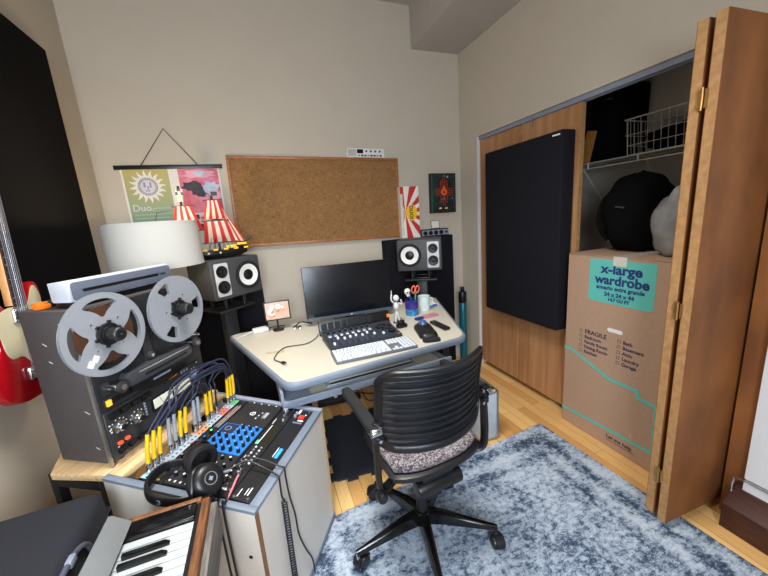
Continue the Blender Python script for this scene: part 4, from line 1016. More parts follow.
for (x0_, x1_, z) in ((-.165, -.03, -.262), (-.255, -.03, -.300), (-.255, -.06, -.325)): mb.prism([(x0_, z), (x1_, z), (x1_, z+.008), (x0_, z+.008)], .0004, .0007, mat('faint_lettering', (160, 178, 160), .7), PFm)
mb.build('green_print', sh_, label='green print with a white sun')
PK = mat('pink_red_print', (196, 70, 90), .6, col2=(224, 140, 160), scale=9)
mb = MB(); mb.prism([(.036, -.302), (.282, -.302), (.282, -.010), (.036, -.010)], 0, .0004, PK, PFm)
def blob(cx, cy, rx, ry, m, h, seed):
    rn = random.Random(seed); P = []
    for k in range(18):
        t = 2*PI*k/18; q = rn.uniform(.7, 1.2); P.append((cx+rx*q*math.cos(t), cy+ry*q*math.sin(t)))
    mb.prism(P, .0004, h, m, PFm)
CH = mat('charcoal_print', (60, 52, 60), .6, col2=(30, 26, 32), scale=20); LB = mat('pale_blue_print', (176, 190, 212), .6, col2=(206, 206, 220), scale=25); PKL = mat('light_pink_print', (226, 166, 180), .6)
blob(.16, -.045, .10, .028, PKL, .0006, 1); blob(.11, -.12, .065, .034, CH, .0008, 3); blob(.155, -.165, .05, .035, CH, .0009, 5); blob(.225, -.14, .055, .05, LB, .0010, 8); blob(.165, -.04, .04, .016, LB, .0011, 9)
blob(.25, -.19, .03, .04, PKL, .0012, 12)
mb.build('pink_print', sh_, label='pink print with dark and pale shapes')
mb = MB()
for (x0_, x1_, z0_, z1_) in ((.05, .12, -.345, -.315), (.13, .17, -.345, -.33), (.19, .27, -.335, -.325), (.19, .26, -.365, -.355), (.05, .14, -.42, -.38)): mb.prism([(x0_, z0_), (x1_, z0_), (x1_, z1_), (x0_, z1_)], 0, .0005, DGREY, PFm)
mb.build('lettering', sh_)

# ------------------------------------------------------------------ drum lamp behind the tape deck
lp = thing('floor_lamp', 'floor lamp with big white drum shade behind the tape machine', 'lamp', (-.473, 1.94, .0004))
mb = MB(); mb.lathe([(.0, 0), (.135, 0), (.135, .012), (.12, .022), (.02, .028), (0, .028)], BLACKM, n=36); mb.build('base', lp)
mb = MB(); mb.cyl((0, 0, .026), (0, 0, 1.33), .011, BLACKM, n=14); mb.build('pole', lp)
mb = MB(); mb.lathe([(.200, 1.249), (.1965, 1.463), (.194, 1.463), (.1975, 1.249)], SHADE, n=56, closed=True); shd = mb.build('lamp_shade', lp)
mb = MB(); mb.lathe([(.2012, 1.2485), (.2012, 1.256), (.1965, 1.256), (.1965, 1.2485)], SHADE, n=56, closed=True).lathe([(.1975, 1.456), (.1975, 1.4637), (.1935, 1.4637), (.1935, 1.456)], SHADE, n=56, closed=True)
for k in range(3):
    a = 2*PI*k/3; mb.cyl((0, 0, 1.40), (.195*math.cos(a), .195*math.sin(a), 1.455), .0025, CHROME, n=6)
mb.build('shade_ring', shd)
mb = MB(); mb.sph((0, 0, 1.385), .03, mat('warm_bulb_glass', (255, 236, 200), .3, emit=((255, 214, 150), 3)), (1, 1, 1.3)); mb.build('bulb', lp)
ld = bpy.data.lights.new('bulb_light', 'POINT'); ld.energy = 6.5; ld.color = (1, .78, .52); ld.shadow_soft_size = .035
bo = bpy.data.objects.new('bulb_light', ld); C.objects.link(bo); bo.location = (-.473, 1.94, 1.44)

# ------------------------------------------------------------------ rack cabinet and the tape machine beside it (one turned group of furniture)
TH = math.atan2(.849, .528)
def RF(x, y, z): return Vector((-.121+.528*x-.849*y, .921+.849*x+.528*y, z))
RL, RD, RH0, SL = .541, .53, .593, .12
def rtop(y): return RH0+SL*y
rk = thing('rack_cabinet', 'beige laminate studio rack cabinet with grey edging beside the office chair', 'cabinet', RF(0, 0, .0095), TH)
z0 = -.0095
for x in (0, RL-.019):
    mb = MB(); mb.prism([(0, .03), (RD, .03), (RD, rtop(RD)+z0-.012), (0, rtop(0)+z0-.012)], x, x+.019, RACKB, basis((0, 0, 0), (0, 1, 0), (0, 0, 1), (1, 0, 0)))
    mb.bx(x, x+.019, -.0006, .0, .03, rtop(0)+z0-.012, BARE if x == 0 else PINE)
    sp = mb.build('side_panel', rk)
    mb = MB(); mb.loft([[(x-.001, y, rtop(y)+z0-.012), (x-.001, y, rtop(y)+z0-.002), (x+.003, y, rtop(y)+z0), (x+.017, y, rtop(y)+z0), (x+.021, y, rtop(y)+z0-.002), (x+.021, y, rtop(y)+z0-.012)] for y in (-.003, RD)], GREYP if x == 0 else GREYL); mb.build('edge_trim', sp, label='grey edge moulding')
    if x == 0:
        mb = MB(); mb.cyl((-.0008, .038, .423+z0), (.001, .038, .423+z0), .0065, BLACK, n=14); mb.build('screw_hole', sp)
mb = MB(); mb.bx(.0192, RL-.0192, 0, .018, .03, RH0+z0-.014, RACKB); fp = mb.build('front_panel', rk)
mb = MB(); mb.bx(.020, RL-.020, -.003, .030, RH0+z0-.0135, RH0+z0+.0005, GREYP, bev=.003); mb.build('edge_trim', fp, label='grey edge moulding')
mb = MB(); mb.bx(-.002, RL+.002, -.003, RD, .0005, .0299, GREYP, bev=.003); mb.build('plinth', rk)
mb = MB(); mb.bx(.0192, RL-.0192, RD-.055, RD, rtop(.5)+z0-.02, rtop(.5)+z0+.0015, PINE, bev=.002); mb.build('back_rail', rk, label='light wooden back rail')
mb = MB(); mb.bx(.0192, RL-.0192, .03, RD-.03, .40, .41, BLACKM); mb.build('inner_shelf', rk)
mb = MB()
for x in (.0195, RL-.0335): mb.prism([(.03, rtop(.03)+z0-.012), (.474, rtop(.474)+z0-.012), (.474, rtop(.474)+z0-.03), (.03, rtop(.03)+z0-.03)], x, x+.014, BLACKM, basis((0, 0, 0), (0, 1, 0), (0, 0, 1), (1, 0, 0)))
mb.build('rack_rail', rk)

UA = mat('anodised_black_faceplate', (22, 23, 26), .42, var=.05)
TILT = math.atan(SL)
UX0 = .0295; UW = .482
def unit(name, label, y0, y1, cat='rack unit', depth=.10):
    o = RF(UX0, y0, rtop(y0)-.009)
    t = thing(name, label, cat, o, rot=(TILT, 0, TH), group='units in the beige rack')
    h = (y1-y0-.002)/math.cos(TILT)
    mb = MB(); mb.bx(0, UW, 0, h, 0, .004, UA, bev=.0008, seg=1); mb.bx(.022, UW-.022, .003, h-.003, -depth, -.0002, BLACKM); mb.build('chassis', t)
    for x in (.009, UW-.009):
        for y in ([h/2] if h < .05 else [.012, h-.012]):
            mb = MB(); mb.cyl((x, y, .004), (x, y, .0065), .0045, CHROME, n=10); mb.build('rack_screw', t)
    return t, h
def S(s): return RL-s-UX0           # distance from far end -> local x
def knob(t, x, y, r, h, m, base=.004, capm=None, name='knob', label=None):
    mb = MB(); mb.cyl((x, y, base), (x, y, base+h), r, m, r1=r*.86, n=16, bev=.0006)
    if capm: mb.cyl((x, y, base+h), (x, y, base+h+.0008), r*.7, capm, n=14)
    return mb.build(name, t, label=label)
def marks(t, L_, m, name='printed_marks', z=.0042):
    mb = MB()
    for (x0, x1, y0, y1) in L_: mb.bx(x0, x1, y0, y1, .0039, z+.0004, m)
    return mb.build(name, t)
LEDB = mat('blue_backlit_display', (40, 140, 230), .3, emit=((40, 140, 235), .9))
LEDG = mat('green_backlit_light', (80, 220, 140), .3, emit=((80, 230, 150), .8))
LEDR = mat('red_lit_button', (226, 50, 36), .35, emit=((230, 50, 36), .45))
# 1: interface with a red button
t, h = unit('rack_audio_interface', 'black rack unit with red square button, lowest row of the rack', .033, .106)
mb = MB(); mb.bx(S(.083)-.011, S(.083)+.011, .016, .040, .004, .010, LEDR, bev=.002); mb.build('power_button', t, label='red square button')
mb = MB(); mb.bx(S(.325), S(.275), .012, .024, .0039, .0048, LEDB); mb.build('display', t, label='blue lit display')
marks(t, [(S(.322), S(.272), .029, .032), (S(.06), S(.03), .046, .056), (S(.066), S(.058), .014, .02), (S(.108), S(.1), .012, .036), (S(.49), S(.46), .020, .024), (S(.49), S(.465), .030, .033), (S(.50), S(.47), .05, .053)], WHITEP)
for k in range(4):
    mb = MB(); mb.bx(S(.125)+.0, S(.125)+.008, .012+.010*k, .018+.010*k, .004, .0065, GREYL); mb.build('button', t)
for k in range(2): knob(t, S(.065+.02*k), .056, .0065, .012, GREYL)
# 2: unit with silver knobs
t, h = unit('rack_channel_strip', 'black rack unit with large silver knob and green light', .107, .171)
knob(t, S(.078), .028, .0125, .026, CHROME, label='large silver knob', capm=GREYL); knob(t, S(.105), .022, .006, .018, CHROME); knob(t, S(.122), .018, .005, .010, GREYL)
mb = MB(); mb.bx(S(.285), S(.145), .012, .042, .0039, .0045, mat('olive_black_window', (34, 36, 28), .25)); mb.build('meter_window', t)
marks(t, [(S(.272), S(.160), .044, .0475), (S(.15), S(.115), .050, .053)], WHITEP)
mb = MB(); mb.bx(S(.274), S(.254), .046, .055, .004, .007, LEDG, bev=.003); mb.build('power_light', t, label='green light')
for i in range(6):
    for j in range(2):
        mb = MB(); mb.cyl((S(.29+.016*i), .018+.022*j, .004), (S(.29+.016*i), .018+.022*j, .007), .0042, WHITEP if (i+j) % 2 else GREYL, n=8); mb.build('button', t)
for i in range(1, 5): knob(t, S(.375+.026*i), .020+.012*(i % 2), .0055, .020, CHROME if i % 2 else ALU)
for i in range(4): knob(t, S(.40+.022*i), .052, .006, .010, BLACK, capm=WHITEP)
marks(t, [(S(.355), S(.335), .050, .053), (S(.488), S(.480), .012, .05), (S(.376), S(.36), .036, .042)], WHITEP)
# 3: module frame with the blue module
t, h = unit('rack_module_frame', 'three module black rack frame with a bright blue module in its middle', .172, .343)
mb = MB(); mb.bx(S(.185), S(.032), .004, h-.004, .004, .0055, mat('charcoal_module', (30, 31, 34), .5, var=.04)); m1 = mb.build('module', t)
RM = T(S(.110), .100, .0056)
mb = MB(); mb.lathe([(.009, 0), (.012, 0), (.012, .0005), (.009, .0005)], WHITEP, RM, n=20, closed=True).box((0, .0, .0003), (.018, .003, .0006), WHITEP, M=RM).box((.01, -.006, .0003), (.010, .003, .0006), WHITEP, M=RM); mb.build('round_emblem', m1)
mb = MB(); marks_ = [(S(.10), S(.092), .060, .064), (S(.12), S(.112), .066, .070), (S(.14), S(.132), .068, .073)]
for (x0, x1, y0, y1) in marks_: mb.bx(x0, x1, y0, y1, .0054, .006, WHITEP)
for k in range(3): mb.bx(S(.128), S(.088), .034+.007*k, .037+.007*k, .0054, .006, WHITEP if k < 2 else GREYL)
for k in range(9): mb.cyl((S(.036), .012+.018*k, .004), (S(.036), .012+.018*k, .0065), .0034, WHITEP if k % 2 else DGREY, n=8)
mb.build('legends', m1)
mb = MB(); mb.bx(S(.347), S(.190), .006, h-.003, .004, .0062, BLUEP); m2 = mb.build('module', t, label='bright blue module')
mb = MB(); mb.bx(S(.248), S(.194), .105, h-.008, .0062, .0072, mat('navy_inset', (26, 40, 66), .5)); mb.lathe([(.010, 0), (.013, 0), (.013, .0008), (.010, .0008)], GREYL, T(S(.222), .138, .0072), n=18, closed=True); mb.build('inset_panel', m2)
for i in range(5):
    for j in range(5):
        s = .207+.031*i; y = .020+.031*j
        if s < .25 and y > .10: continue
        kb_ = knob(m2, S(s), y, .0072, .016, BLACK, base=.0062, capm=BLUEP if (i+j) % 4 == 0 else None)
        mb = MB(); mb.box((S(s), y+.004, .0232), (.0016, .006, .0012), WHITEP); mb.build('pointer', kb_)
mb = MB(); mb.bx(S(.508), S(.350), .004, h-.004, .004, .0055, mat('charcoal_module', (30, 31, 34), .5)); m3 = mb.build('module', t)
for i in range(4):
    for j in range(5): knob(m3, S(.372+.034*i), .022+.032*j, .0062, .013, BLACK, base=.0055, capm=WHITEP if (i*3+j) % 4 == 0 else (GREYL if (i+j) % 2 else None))
mb = MB()
for k in range(8): mb.bx(S(.50), S(.492), .012+.02*k, .018+.02*k, .0054, .006, WHITEP)
mb.bx(S(.44), S(.41), .118, .128, .0054, .006, WHITEP); mb.build('legends', m3)
# 4: fader bank with coloured knobs
t, h = unit('rack_equaliser', 'narrow black rack unit with fine printed lines and coloured knobs', .344, .380)
marks(t, [(S(.225), S(.075), .006, .008), (S(.225), S(.075), .026, .028)], mat('pinkish_print', (176, 120, 116), .5))
marks(t, [(S(.225), S(.065), .012, .0135), (S(.225), S(.075), .020, .0215)], WHITEP, name='printed_scale')
for i, (s, y, c) in enumerate(((.245, .028, LEDG), (.262, .010, LEDG), (.285, .026, BLUEP), (.300, .010, BLUEP), (.345, .026, RED), (.36, .010, ORANGE), (.325, .02, CHROME), (.40, .02, GREYL), (.43, .02, GREYL), (.46, .02, CHROME))): knob(t, S(s), y, .0068, .015, BLACK, capm=c)
# 5: patchbay
t, h = unit('patchbay', 'silver patchbay strip with coloured sections at the back of the rack', .381, .430, depth=.07)
PBG = mat('pale_patchbay_panel', (170, 182, 192), .4, var=.02)
secs = [(.508, .49, mat('aqua_print', (150, 200, 204), .4)), (.49, .285, PBG), (.285, .225, mat('orange_print', (222, 150, 90), .4)), (.225, .15, PBG), (.15, .10, mat('coral_print', (206, 110, 96), .4)), (.10, .075, PBG), (.075, .034, mat('green_print', (90, 176, 110), .4))]
for (a, b_, m) in secs:
    mb = MB(); mb.bx(S(a), S(b_), .003, h-.003, .004, .0048, m); mb.build('label_strip', t)
mb = MB()
for k in range(24):
    for j in range(2): mb.cyl((S(.055+.0185*k), .015+.02*j, .0047), (S(.055+.0185*k), .015+.02*j, .0058), .0048, GREYL, n=10).cyl((S(.055+.0185*k), .015+.02*j, .0058), (S(.055+.0185*k), .015+.02*j, .0061), .0028, BLACK, n=8)
mb.build('jack_sockets', t, kind='stuff')

# patch cables: silver plug, coloured boot and cord
def rk3(x, y, z=0): return RF(x, y, rtop(y)-.009+z)
def patch(s, y, cord, bootm, path, label, group, end=None):
    base = rk3(RL-s, y, .0072)
    t = thing('patch_cable', label, 'cable', base, 0, group)
    n = Vector((.849*SL, -.528*SL, 1)).normalized()
    mb = MB(); mb.cyl((0, 0, 0), n*.010, .0074, CHROME, n=12).cyl(n*.010, n*.022, .0058, CHROME, n=12).cyl(n*.022, n*.036, .0074, CHROME, n=12, bev=.001); mb.build('plug', t)
    tip = n*.036; lean = Vector(path[0])-base
    b1 = tip+n*.042+lean.normalized()*.010; b2 = tip+n*.072+lean.normalized()*.028
    if bootm:
        mb = MB(); mb.tube([tip, b1, b2], .0055, bootm, n=10, radii=[.0072, .0066, .0056]); mb.build('boot', t)
        start = b2
    else: start = tip
    pts = [start]+([b1, b2] if not bootm else [])+[Vector(p)-base for p in path]
    if end:
        e2 = rk3(RL-end[0], end[1], .0072)-base
        mb = MB(); mb.cyl(e2, e2+n*.010, .0074, CHROME, n=12).cyl(e2+n*.010, e2+n*.022, .0058, CHROME, n=12).cyl(e2+n*.022, e2+n*.036, .0074, CHROME, n=12, bev=.001); mb.build('plug', t)
        q0 = e2+n*.036; q2 = q0+n*.080+(pts[-1]-q0).normalized()*.012
        mb = MB(); mb.tube([q0, q0+n*.045, q2], .0055, bootm or GREYCORD, n=10, radii=[.0072, .0066, .0056]); mb.build('boot', t)
        pts.append(q2)
    mb = MB(); mb.tube(pts, .0037, cord, n=7); mb.build('cord', t)
    return t
G1 = 'yellow tipped patch cables'
for k in range(3):
    s = .484-.024*k; j = .014*k
    P = [RF(.125+j, .398-.009*k, .815-.004*k), RF(.20+j, .392-.011*k, .868-.008*k), RF(.33, .386-.012*k, .884-.014*k), RF(.455-.018*k, .388-.011*k, .862-.014*k)]
    patch(s, .412, BLUECORD, YEL, P, 'long patch cable with yellow ends, %s at the near end of the patchbay' % ('nearest of three', 'middle of three', 'farthest of three')[k], G1, end=(.037+.020*k, .410))
for k in range(2):
    s = .345-.024*k
    P = [RF(.243+.02*k, .395, .808-.022*k), RF(.29+.0*k, .392, .826-.028*k), RF(.340-.022*k, .395, .808-.022*k)]
    patch(s, .412, BLUECORD, YEL, P, 'short arched yellow ended patch cable, %s of the middle pair' % ('nearer', 'farther')[k], G1, end=(.182+.024*k, .412))
G2 = 'grey tipped patch cables'
GB = mat('clear_grey_boot', (150, 156, 166), .35)
for k, s in enumerate((.392, .368)):
    y = .478-.011*k
    P = [RF(.19+.024*k, .425-.004*k, .785), RF(.27+.02*k, y, .835-.004*k), RF(.42, y, .845-.006*k), RF(.52, y, .81-.006*k), RF(.590-.010*k, y, .66), RF(.600-.010*k, y+.02, .45)]
    patch(s, .413, BLUECORD, GB, P, 'grey booted dark blue patch cable, %s, left of the middle yellow pair' % ('nearer one', 'farther one')[k], G2)
for k, s in enumerate((.272, .250, .172, .148)):
    y = .456-.011*k
    P = [RF(.30+.022*k+.05*(k > 1), .424, .782), RF(.36+.02*k+.04*(k > 1), y, .815-.006*k), RF(.46+.01*k, y, .812-.008*k), RF(.545, y, .775-.008*k), RF(.592-.007*k, y, .66), RF(.596-.007*k, y+.02, .43)]
    patch(s, .413, CORD if k % 2 else BLUECORD, GB if k < 2 else None, P, 'dark patch cable plugged in %s' % ('by the orange patchbay section, nearer one', 'by the orange patchbay section, farther one', 'beside the red patchbay section, nearer one', 'beside the red patchbay section, farther one')[k], G2)

# headphones lying on the rack
hp = thing('headphones', 'black over-ear headphones lying on the rack units', 'headphones', rk3(0, 0, .0), rot=(TILT, 0, TH))
HR = mat('headphone_black', (20, 20, 24), .38, var=.05)
mb = MB(); band = []
C2 = [(.092, .300), (.070, .345), (.035, .358), (-.005, .350), (-.040, .322), (-.056, .282), (-.054, .240), (-.044, .200), (-.020, .172)]
P = [Vector((x, y, 0)) for x, y in C2]; PP = []
for i in range(len(P)-1):
    p0 = P[max(i-1, 0)]; p1 = P[i]; p2 = P[i+1]; p3 = P[min(i+2, len(P)-1)]
    for k in range(5):
        q = k/5; PP.append(.5*((2*p1)+(-p0+p2)*q+(2*p0-5*p1+4*p2-p3)*q*q+(-p0+3*p1-3*p2+p3)*q**3))
PP.append(P[-1])
for i, p in enumerate(PP):
    d = (PP[min(i+1, len(PP)-1)]-PP[max(i-1, 0)]).normalized(); nn = Vector((-d.y, d.x, 0)); u = i/(len(PP)-1); hw = .013+.006*math.sin(PI*u); th_ = .0035+.004*math.sin(PI*u)
    zc = .042
    band.append([p+nn*(th_*math.cos(a))*1.0+Vector((0, 0, zc+hw*math.copysign(abs(math.sin(a))**.6, math.sin(a)))) for a in [2*PI*k/12 for k in range(12)]])
mb.loft(band, HR); hb = mb.build('headband', hp)
mb = MB(); mb.lathe([(.006, 0), (.008, 0), (.008, .001), (.006, .001)], GREYL, basis((-.0625, .262, .042), (0, 1, 0), (0, 0, 1), (-1, 0, .0)), n=16, closed=True).box((-.0628, .262, .042), (.0012, .008, .003), GREYL); mb.build('emblem', hb)
def cup(cx, cy, d, outward, nm):
    """round ear cup; outward is the direction its outer face looks"""
    o = Vector((cx, cy, .074)); ax = Vector(outward).normalized(); up = Vector((0, 0, 1)); rgt = up.cross(ax).normalized(); up2 = ax.cross(rgt); M = basis(o, rgt, up2, ax) @ Matrix.Diagonal((1.14, 1.14, 1.14, 1))
    mb = MB(); mb.lathe([(0, .022), (.022, .022), (.032, .020), (.040, .012), (.042, .0), (.041, -.006), (0, -.006)], HR, M, n=32); c = mb.build('ear_cup', hp)
    mb = MB(); mb.lathe([(.014, .0222), (.0165, .0222), (.0165, .0236), (.014, .0236)], CHROME, M, n=28, closed=True).lathe([(0, .0222), (.0138, .0222), (.0138, .0226), (0, .0226)], BLACK, M, n=24).box((0, 0, .0228), (.012, .004, .0006), GREYL, M=M).box((0, 0, .0229), (.004, .012, .0006), GREYL, M=M); mb.build('ring_emblem', c, label='silver ring')
    mb = MB(); mb.lathe([(.030, -.006), (.043, -.007), (.0455, -.015), (.043, -.024), (.034, -.027), (.026, -.022), (.026, -.007)], mat('soft_leatherette', (22, 22, 25), .5, bump=.1, bscale=100), M, n=32, closed=True); mb.build('ear_pad', c)
    mb = MB(); mb.tube([M @ Vector((.0, .040, .004)), M @ Vector((-.026, .036, .010)), M @ Vector((-.046, .0, .008)), M @ Vector((-.050, -.012, .0))], .005, HR, n=8); mb.build('yoke', c)
    return c
cup(.012, .160, 0, (-.2, -.72, .62), 'near'); cup(.082, .246, 0, (.35, .85, -.1), 'far')
mb = MB(); mb.cyl((.060, .162, .050), (.100, .148, .034), .0045, GREYL, n=10); mb.build('cable_joint', hp)

# headphone lead: straight over the rack, then coiled down the front panel
hl = thing('coiled_cable', 'black coiled headphone cable hanging down the front of the beige rack', 'cable', (0, 0, 0))
mb = MB(); mb.tube([rk3(.100, .147, .034), rk3(.130, .124, .040), rk3(.146, .106, .040), rk3(.147, .06, .026), rk3(.136, .008, .020), RF(.128, -.011, .600), RF(.126, -.014, .585), RF(.126, -.013, .53), RF(.130, -.0165, .505)], .0032, CORD, n=7)
mb.build('lead', hl)
mb = MB(); P = []
N_ = 46
for i in range(N_*9+1):
    u = i/(N_*9); zc = .505*(1-u)+.03*u; xc = .130-.008*u; a = 2*PI*i/9
    q = RF(xc+.0085*math.cos(a), -.0165+.0085*math.sin(a), zc); P.append(q)
mb.tube(P, .0022, mat('coil_blue_black', (22, 28, 42), .45), n=5, smooth=False); mb.build('coil', hl)
hl2 = thing('audio_cable', 'thin black cable draped over the right edge of the beige rack to the rug', 'cable', (0, 0, 0))
mb = MB(); mb.tube([rk3(.158, .138, .031), rk3(.165, .10, .038), rk3(.172, .05, .028), rk3(.170, .006, .019), RF(.169, -.010, .599), RF(.168, -.011, .565), RF(.178, -.008, .48), RF(.197, -.007, .38), RF(.203, -.007, .285), RF(.235, -.007, .18), RF(.268, -.008, .095), RF(.272, -.010, .02)], .003, CORD, n=7); mb.build('cord', hl2)
mb = MB(); mb.cyl(rk3(.158, .138, .0052), rk3(.158, .138, .030), .006, CHROME, n=12); mb.build('plug', hl2)
pk = thing('pink_cable', 'short pink cable lying along the near end of the rack', 'cable', (0, 0, 0))
mb = MB(); mb.tube([rk3(.122, .126, .010), rk3(.09, .118, .012), rk3(.05, .106, .013), rk3(.012, .097, .014)], .0034, PINKC, n=7); mb.build('cord', pk)
mb = MB(); mb.cyl(rk3(.122, .126, .009), rk3(.138, .130, .009), .0045, CHROME, n=10); mb.build('plug', pk)
for k in range(2):
    o = .024*k
    tag(MB().tube([rk3(.068, .132-o*.5, .036), rk3(.05, .135-o, .034), rk3(.012, .120-o, .019), rk3(-.006, .112-o, .022), RF(-.014-.004*k, .108-o, .63), RF(-.020-.004*k, .104-o, .50), RF(-.028-.004*k, .09-o, .28), RF(-.03-.004*k, .06-o, .06)], .0034, CORD, n=7).build('cable'), ('black cable hanging over the near end of the rack, left of two', 'black cable hanging over the near end of the rack, right of two')[k], 'cable')

# ------------------------------------------------------------------ platform table and tape machine
ZPL = .655
pt_ = thing('side_table', 'light wood side table on black frame under the tape machine', 'table', RF(.0, .536, .0004), TH)
mb = MB(); mb.prism([(.012, 0), (.56, 0), (.56, .29), (.085, .29), (-.004, .205)], ZPL-.026, ZPL-.0006, PINE, bev=.003); mb.build('tabletop', pt_)
for x in (.03, .53):
    mb = MB()
    for y in (.03, .24): mb.box((x, y, .315), (.03, .03, .63), BLACKM, bev=.003)
    for z in (.60, .05): mb.box((x, .135, z), (.03, .18, .03), BLACKM, bev=.003)
    mb.build('leg_frame', pt_)
mb = MB(); mb.box((.28, .245, .58), (.47, .02, .05), BLACKM); mb.build('rail', pt_)

dkx, dky = .0417, .5385
tm = thing('tape_machine', 'dark grey reel-to-reel tape machine standing on the wooden side table', 'tape recorder', RF(dkx, dky, ZPL), TH)
W, D, H = .461, .219, .545
DK = mat('tape_machine_panel', (40, 40, 42), .5, var=.06)
DK2 = mat('tape_machine_lower_panel', (46, 46, 48), .45, var=.05)
mb = MB(); mb.bx(.006, W-.006, .006, D, .010, H, VINYL, bev=.003); mb.build('cabinet', tm)
mb = MB(); mb.bx(0, .008, 0, .012, .0, H, ALU); mb.build('edge_strip', tm, label='bright edge strip')
mb = MB(); mb.bx(W-.018, W, -.002, .012, .0, H, DK); mb.build('edge_strip', tm)
for x in (.05, W-.05):
    for y in (.03, D-.03):
        mb = MB(); mb.cyl((x, y, 0), (x, y, .0105), .014, RUBBER, n=14); mb.build('foot', tm)
mb = MB(); mb.bx(.009, W-.019, -.004, .0055, .196, H-.004, DK, bev=.001, seg=1); mb.build('transport_panel', tm)
mb = MB(); mb.bx(.009, W-.019, -.007, .0055, .030, .194, DK2, bev=.001, seg=1); lower = mb.build('control_panel', tm)
DF_ = basis((0, -.004, 0), (1, 0, 0), (0, 0, 1), (0, -1, 0)); LF_ = basis((0, -.007, 0), (1, 0, 0), (0, 0, 1), (0, -1, 0))
# head block with curved lower cover
mb = MB(); mb.prism(rrect(.085, .375, .248, .298, .016, 5), 0, .040, mat('head_cover', (58, 60, 64), .35, var=.04), DF_, bev=.005); hb_ = mb.build('head_cover', tm)
mb = MB(); mb.prism(rrect(.15, .345, .264, .272, .003), .040, .0412, BLACK, DF_).prism(rrect(.13, .36, .284, .289, .002), .040, .0408, CHROME, DF_); mb.build('slot', hb_)
mb = MB(); arc = [(.10, .246), (.365, .246)]+[(.2325+.1325*math.cos(t), .246-.055*math.sin(t)) for t in [PI*k/14 for k in range(1, 14)]]; mb.prism(arc, 0, .022, BLACK, DF_, bev=.003); fl_ = mb.build('head_gate', tm)
mb = MB(); mb.prism(rrect(.19, .27, .222, .230, .003), .022, .0226, GREYL, DF_); mb.build('plate', fl_)
for (x, z) in ((.060, .268), (.400, .290)):
    mb = MB(); mb.cyl(DF_ @ Vector((x, z, 0)), DF_ @ Vector((x, z, .036)), .016, CHROME, n=20, bev=.002).cyl(DF_ @ Vector((x, z, .036)), DF_ @ Vector((x, z, .05)), .020, DK2, n=20, bev=.003).cyl(DF_ @ Vector((x, z, .05)), DF_ @ Vector((x, z, .052)), .010, CHROME, n=14); mb.build('tape_roller', tm)
mb = MB(); mb.box(DF_ @ Vector((.425, .318, .02)), (.040, .012, .010), CHROME, rot=(0, .3, 0), bev=.002).cyl(DF_ @ Vector((.425, .318, 0)), DF_ @ Vector((.425, .318, .02)), .005, CHROME, n=10).box(DF_ @ Vector((.425, .318, .021)), (.010, .040, .010), CHROME, rot=(0, .3, 0), bev=.002); mb.build('tension_arm', tm)
mb = MB(); mb.box(DF_ @ Vector((.21, .355, .004)), (.040, .008, .13), DK2, bev=.004).cyl(DF_ @ Vector((.21, .315, .0)), DF_ @ Vector((.21, .315, .022)), .014, DGREY, n=18, bev=.002).cyl(DF_ @ Vector((.21, .315, .022)), DF_ @ Vector((.21, .315, .0228)), .006, CHROME, n=12); mb.build('speed_knob', tm)
for k in range(2):
    mb = MB(); mb.cyl(DF_ @ Vector((.185+.028*k, .505, 0)), DF_ @ Vector((.185+.028*k, .505, .006)), .008, DGREY, n=14); mb.build('socket', tm)
# counter strip with orange and teal ends
mb = MB(); mb.prism(rrect(.018, .150, .210, .240, .003), 0, .008, DK2, DF_, bev=.001); cn_ = mb.build('counter', tm)
mb = MB(); mb.prism(rrect(.044, .124, .214, .236, .002), .008, .0088, SCREEN, DF_); mb.build('counter_window', cn_)
mb = MB(); mb.prism(rrect(.022, .038, .214, .234, .002), .008, .013, mat('amber_button', (240, 170, 50), .3, emit=((250, 170, 40), .6)), DF_); mb.build('button', cn_, label='amber button')
mb = MB(); mb.prism(rrect(.130, .146, .214, .234, .002), .008, .013, mat('teal_button', (70, 180, 180), .3, emit=((70, 190, 190), .4)), DF_); mb.build('button', cn_, label='teal button')
mb = MB(); mb.prism(rrect(.022, .048, .250, .295, .003), 0, .006, DK2, DF_).cyl(DF_ @ Vector((.035, .272, 0)), DF_ @ Vector((.035, .272, .03)), .006, CHROME, n=10); mb.build('lever_switch', tm)
for k in range(4):
    mb = MB(); x = .022+.040*k; mb.prism(rrect(x, x+.034, .166, .186, .002), 0, .010, BLACK, LF_, bev=.002); mb.build('transport_button', lower)
for (x, z) in ((.048, .126), (.115, .116), (.395, .145)):
    kk = MB(); kk.lathe([(.022, 0), (.022, .003), (.014, .005), (.013, .018), (.011, .020), (0, .020)], CHROME if x < .3 else GREYL, LF_ @ T(x, z, 0), n=24); ko = kk.build('level_knob', lower)
    mb = MB(); mb.lathe([(.009, .0202), (.008, .026), (0, .0265)], BLACK, LF_ @ T(x, z, 0), n=18)
    for q in range(9):
        a = math.radians(-40+30*q*.97); mb.box((LF_ @ T(x+.028*math.cos(a), z+.028*math.sin(a), .0004)).translation, (.0035, .001, .0035), WHITEP)
    mb.build('knob_cap', ko)
for k in range(2):
    mb = MB(); mb.prism(rrect(.028+.026*k, .045+.026*k, .066, .078, .005), 0, .007, mat('orange_red_button', (230, 90, 50), .35, emit=((230, 80, 40), .25)), LF_); mb.build('record_button', lower, label='orange red button')
VU = mat('cream_meter_face', (214, 212, 194), .4, emit=((226, 222, 200), .12))
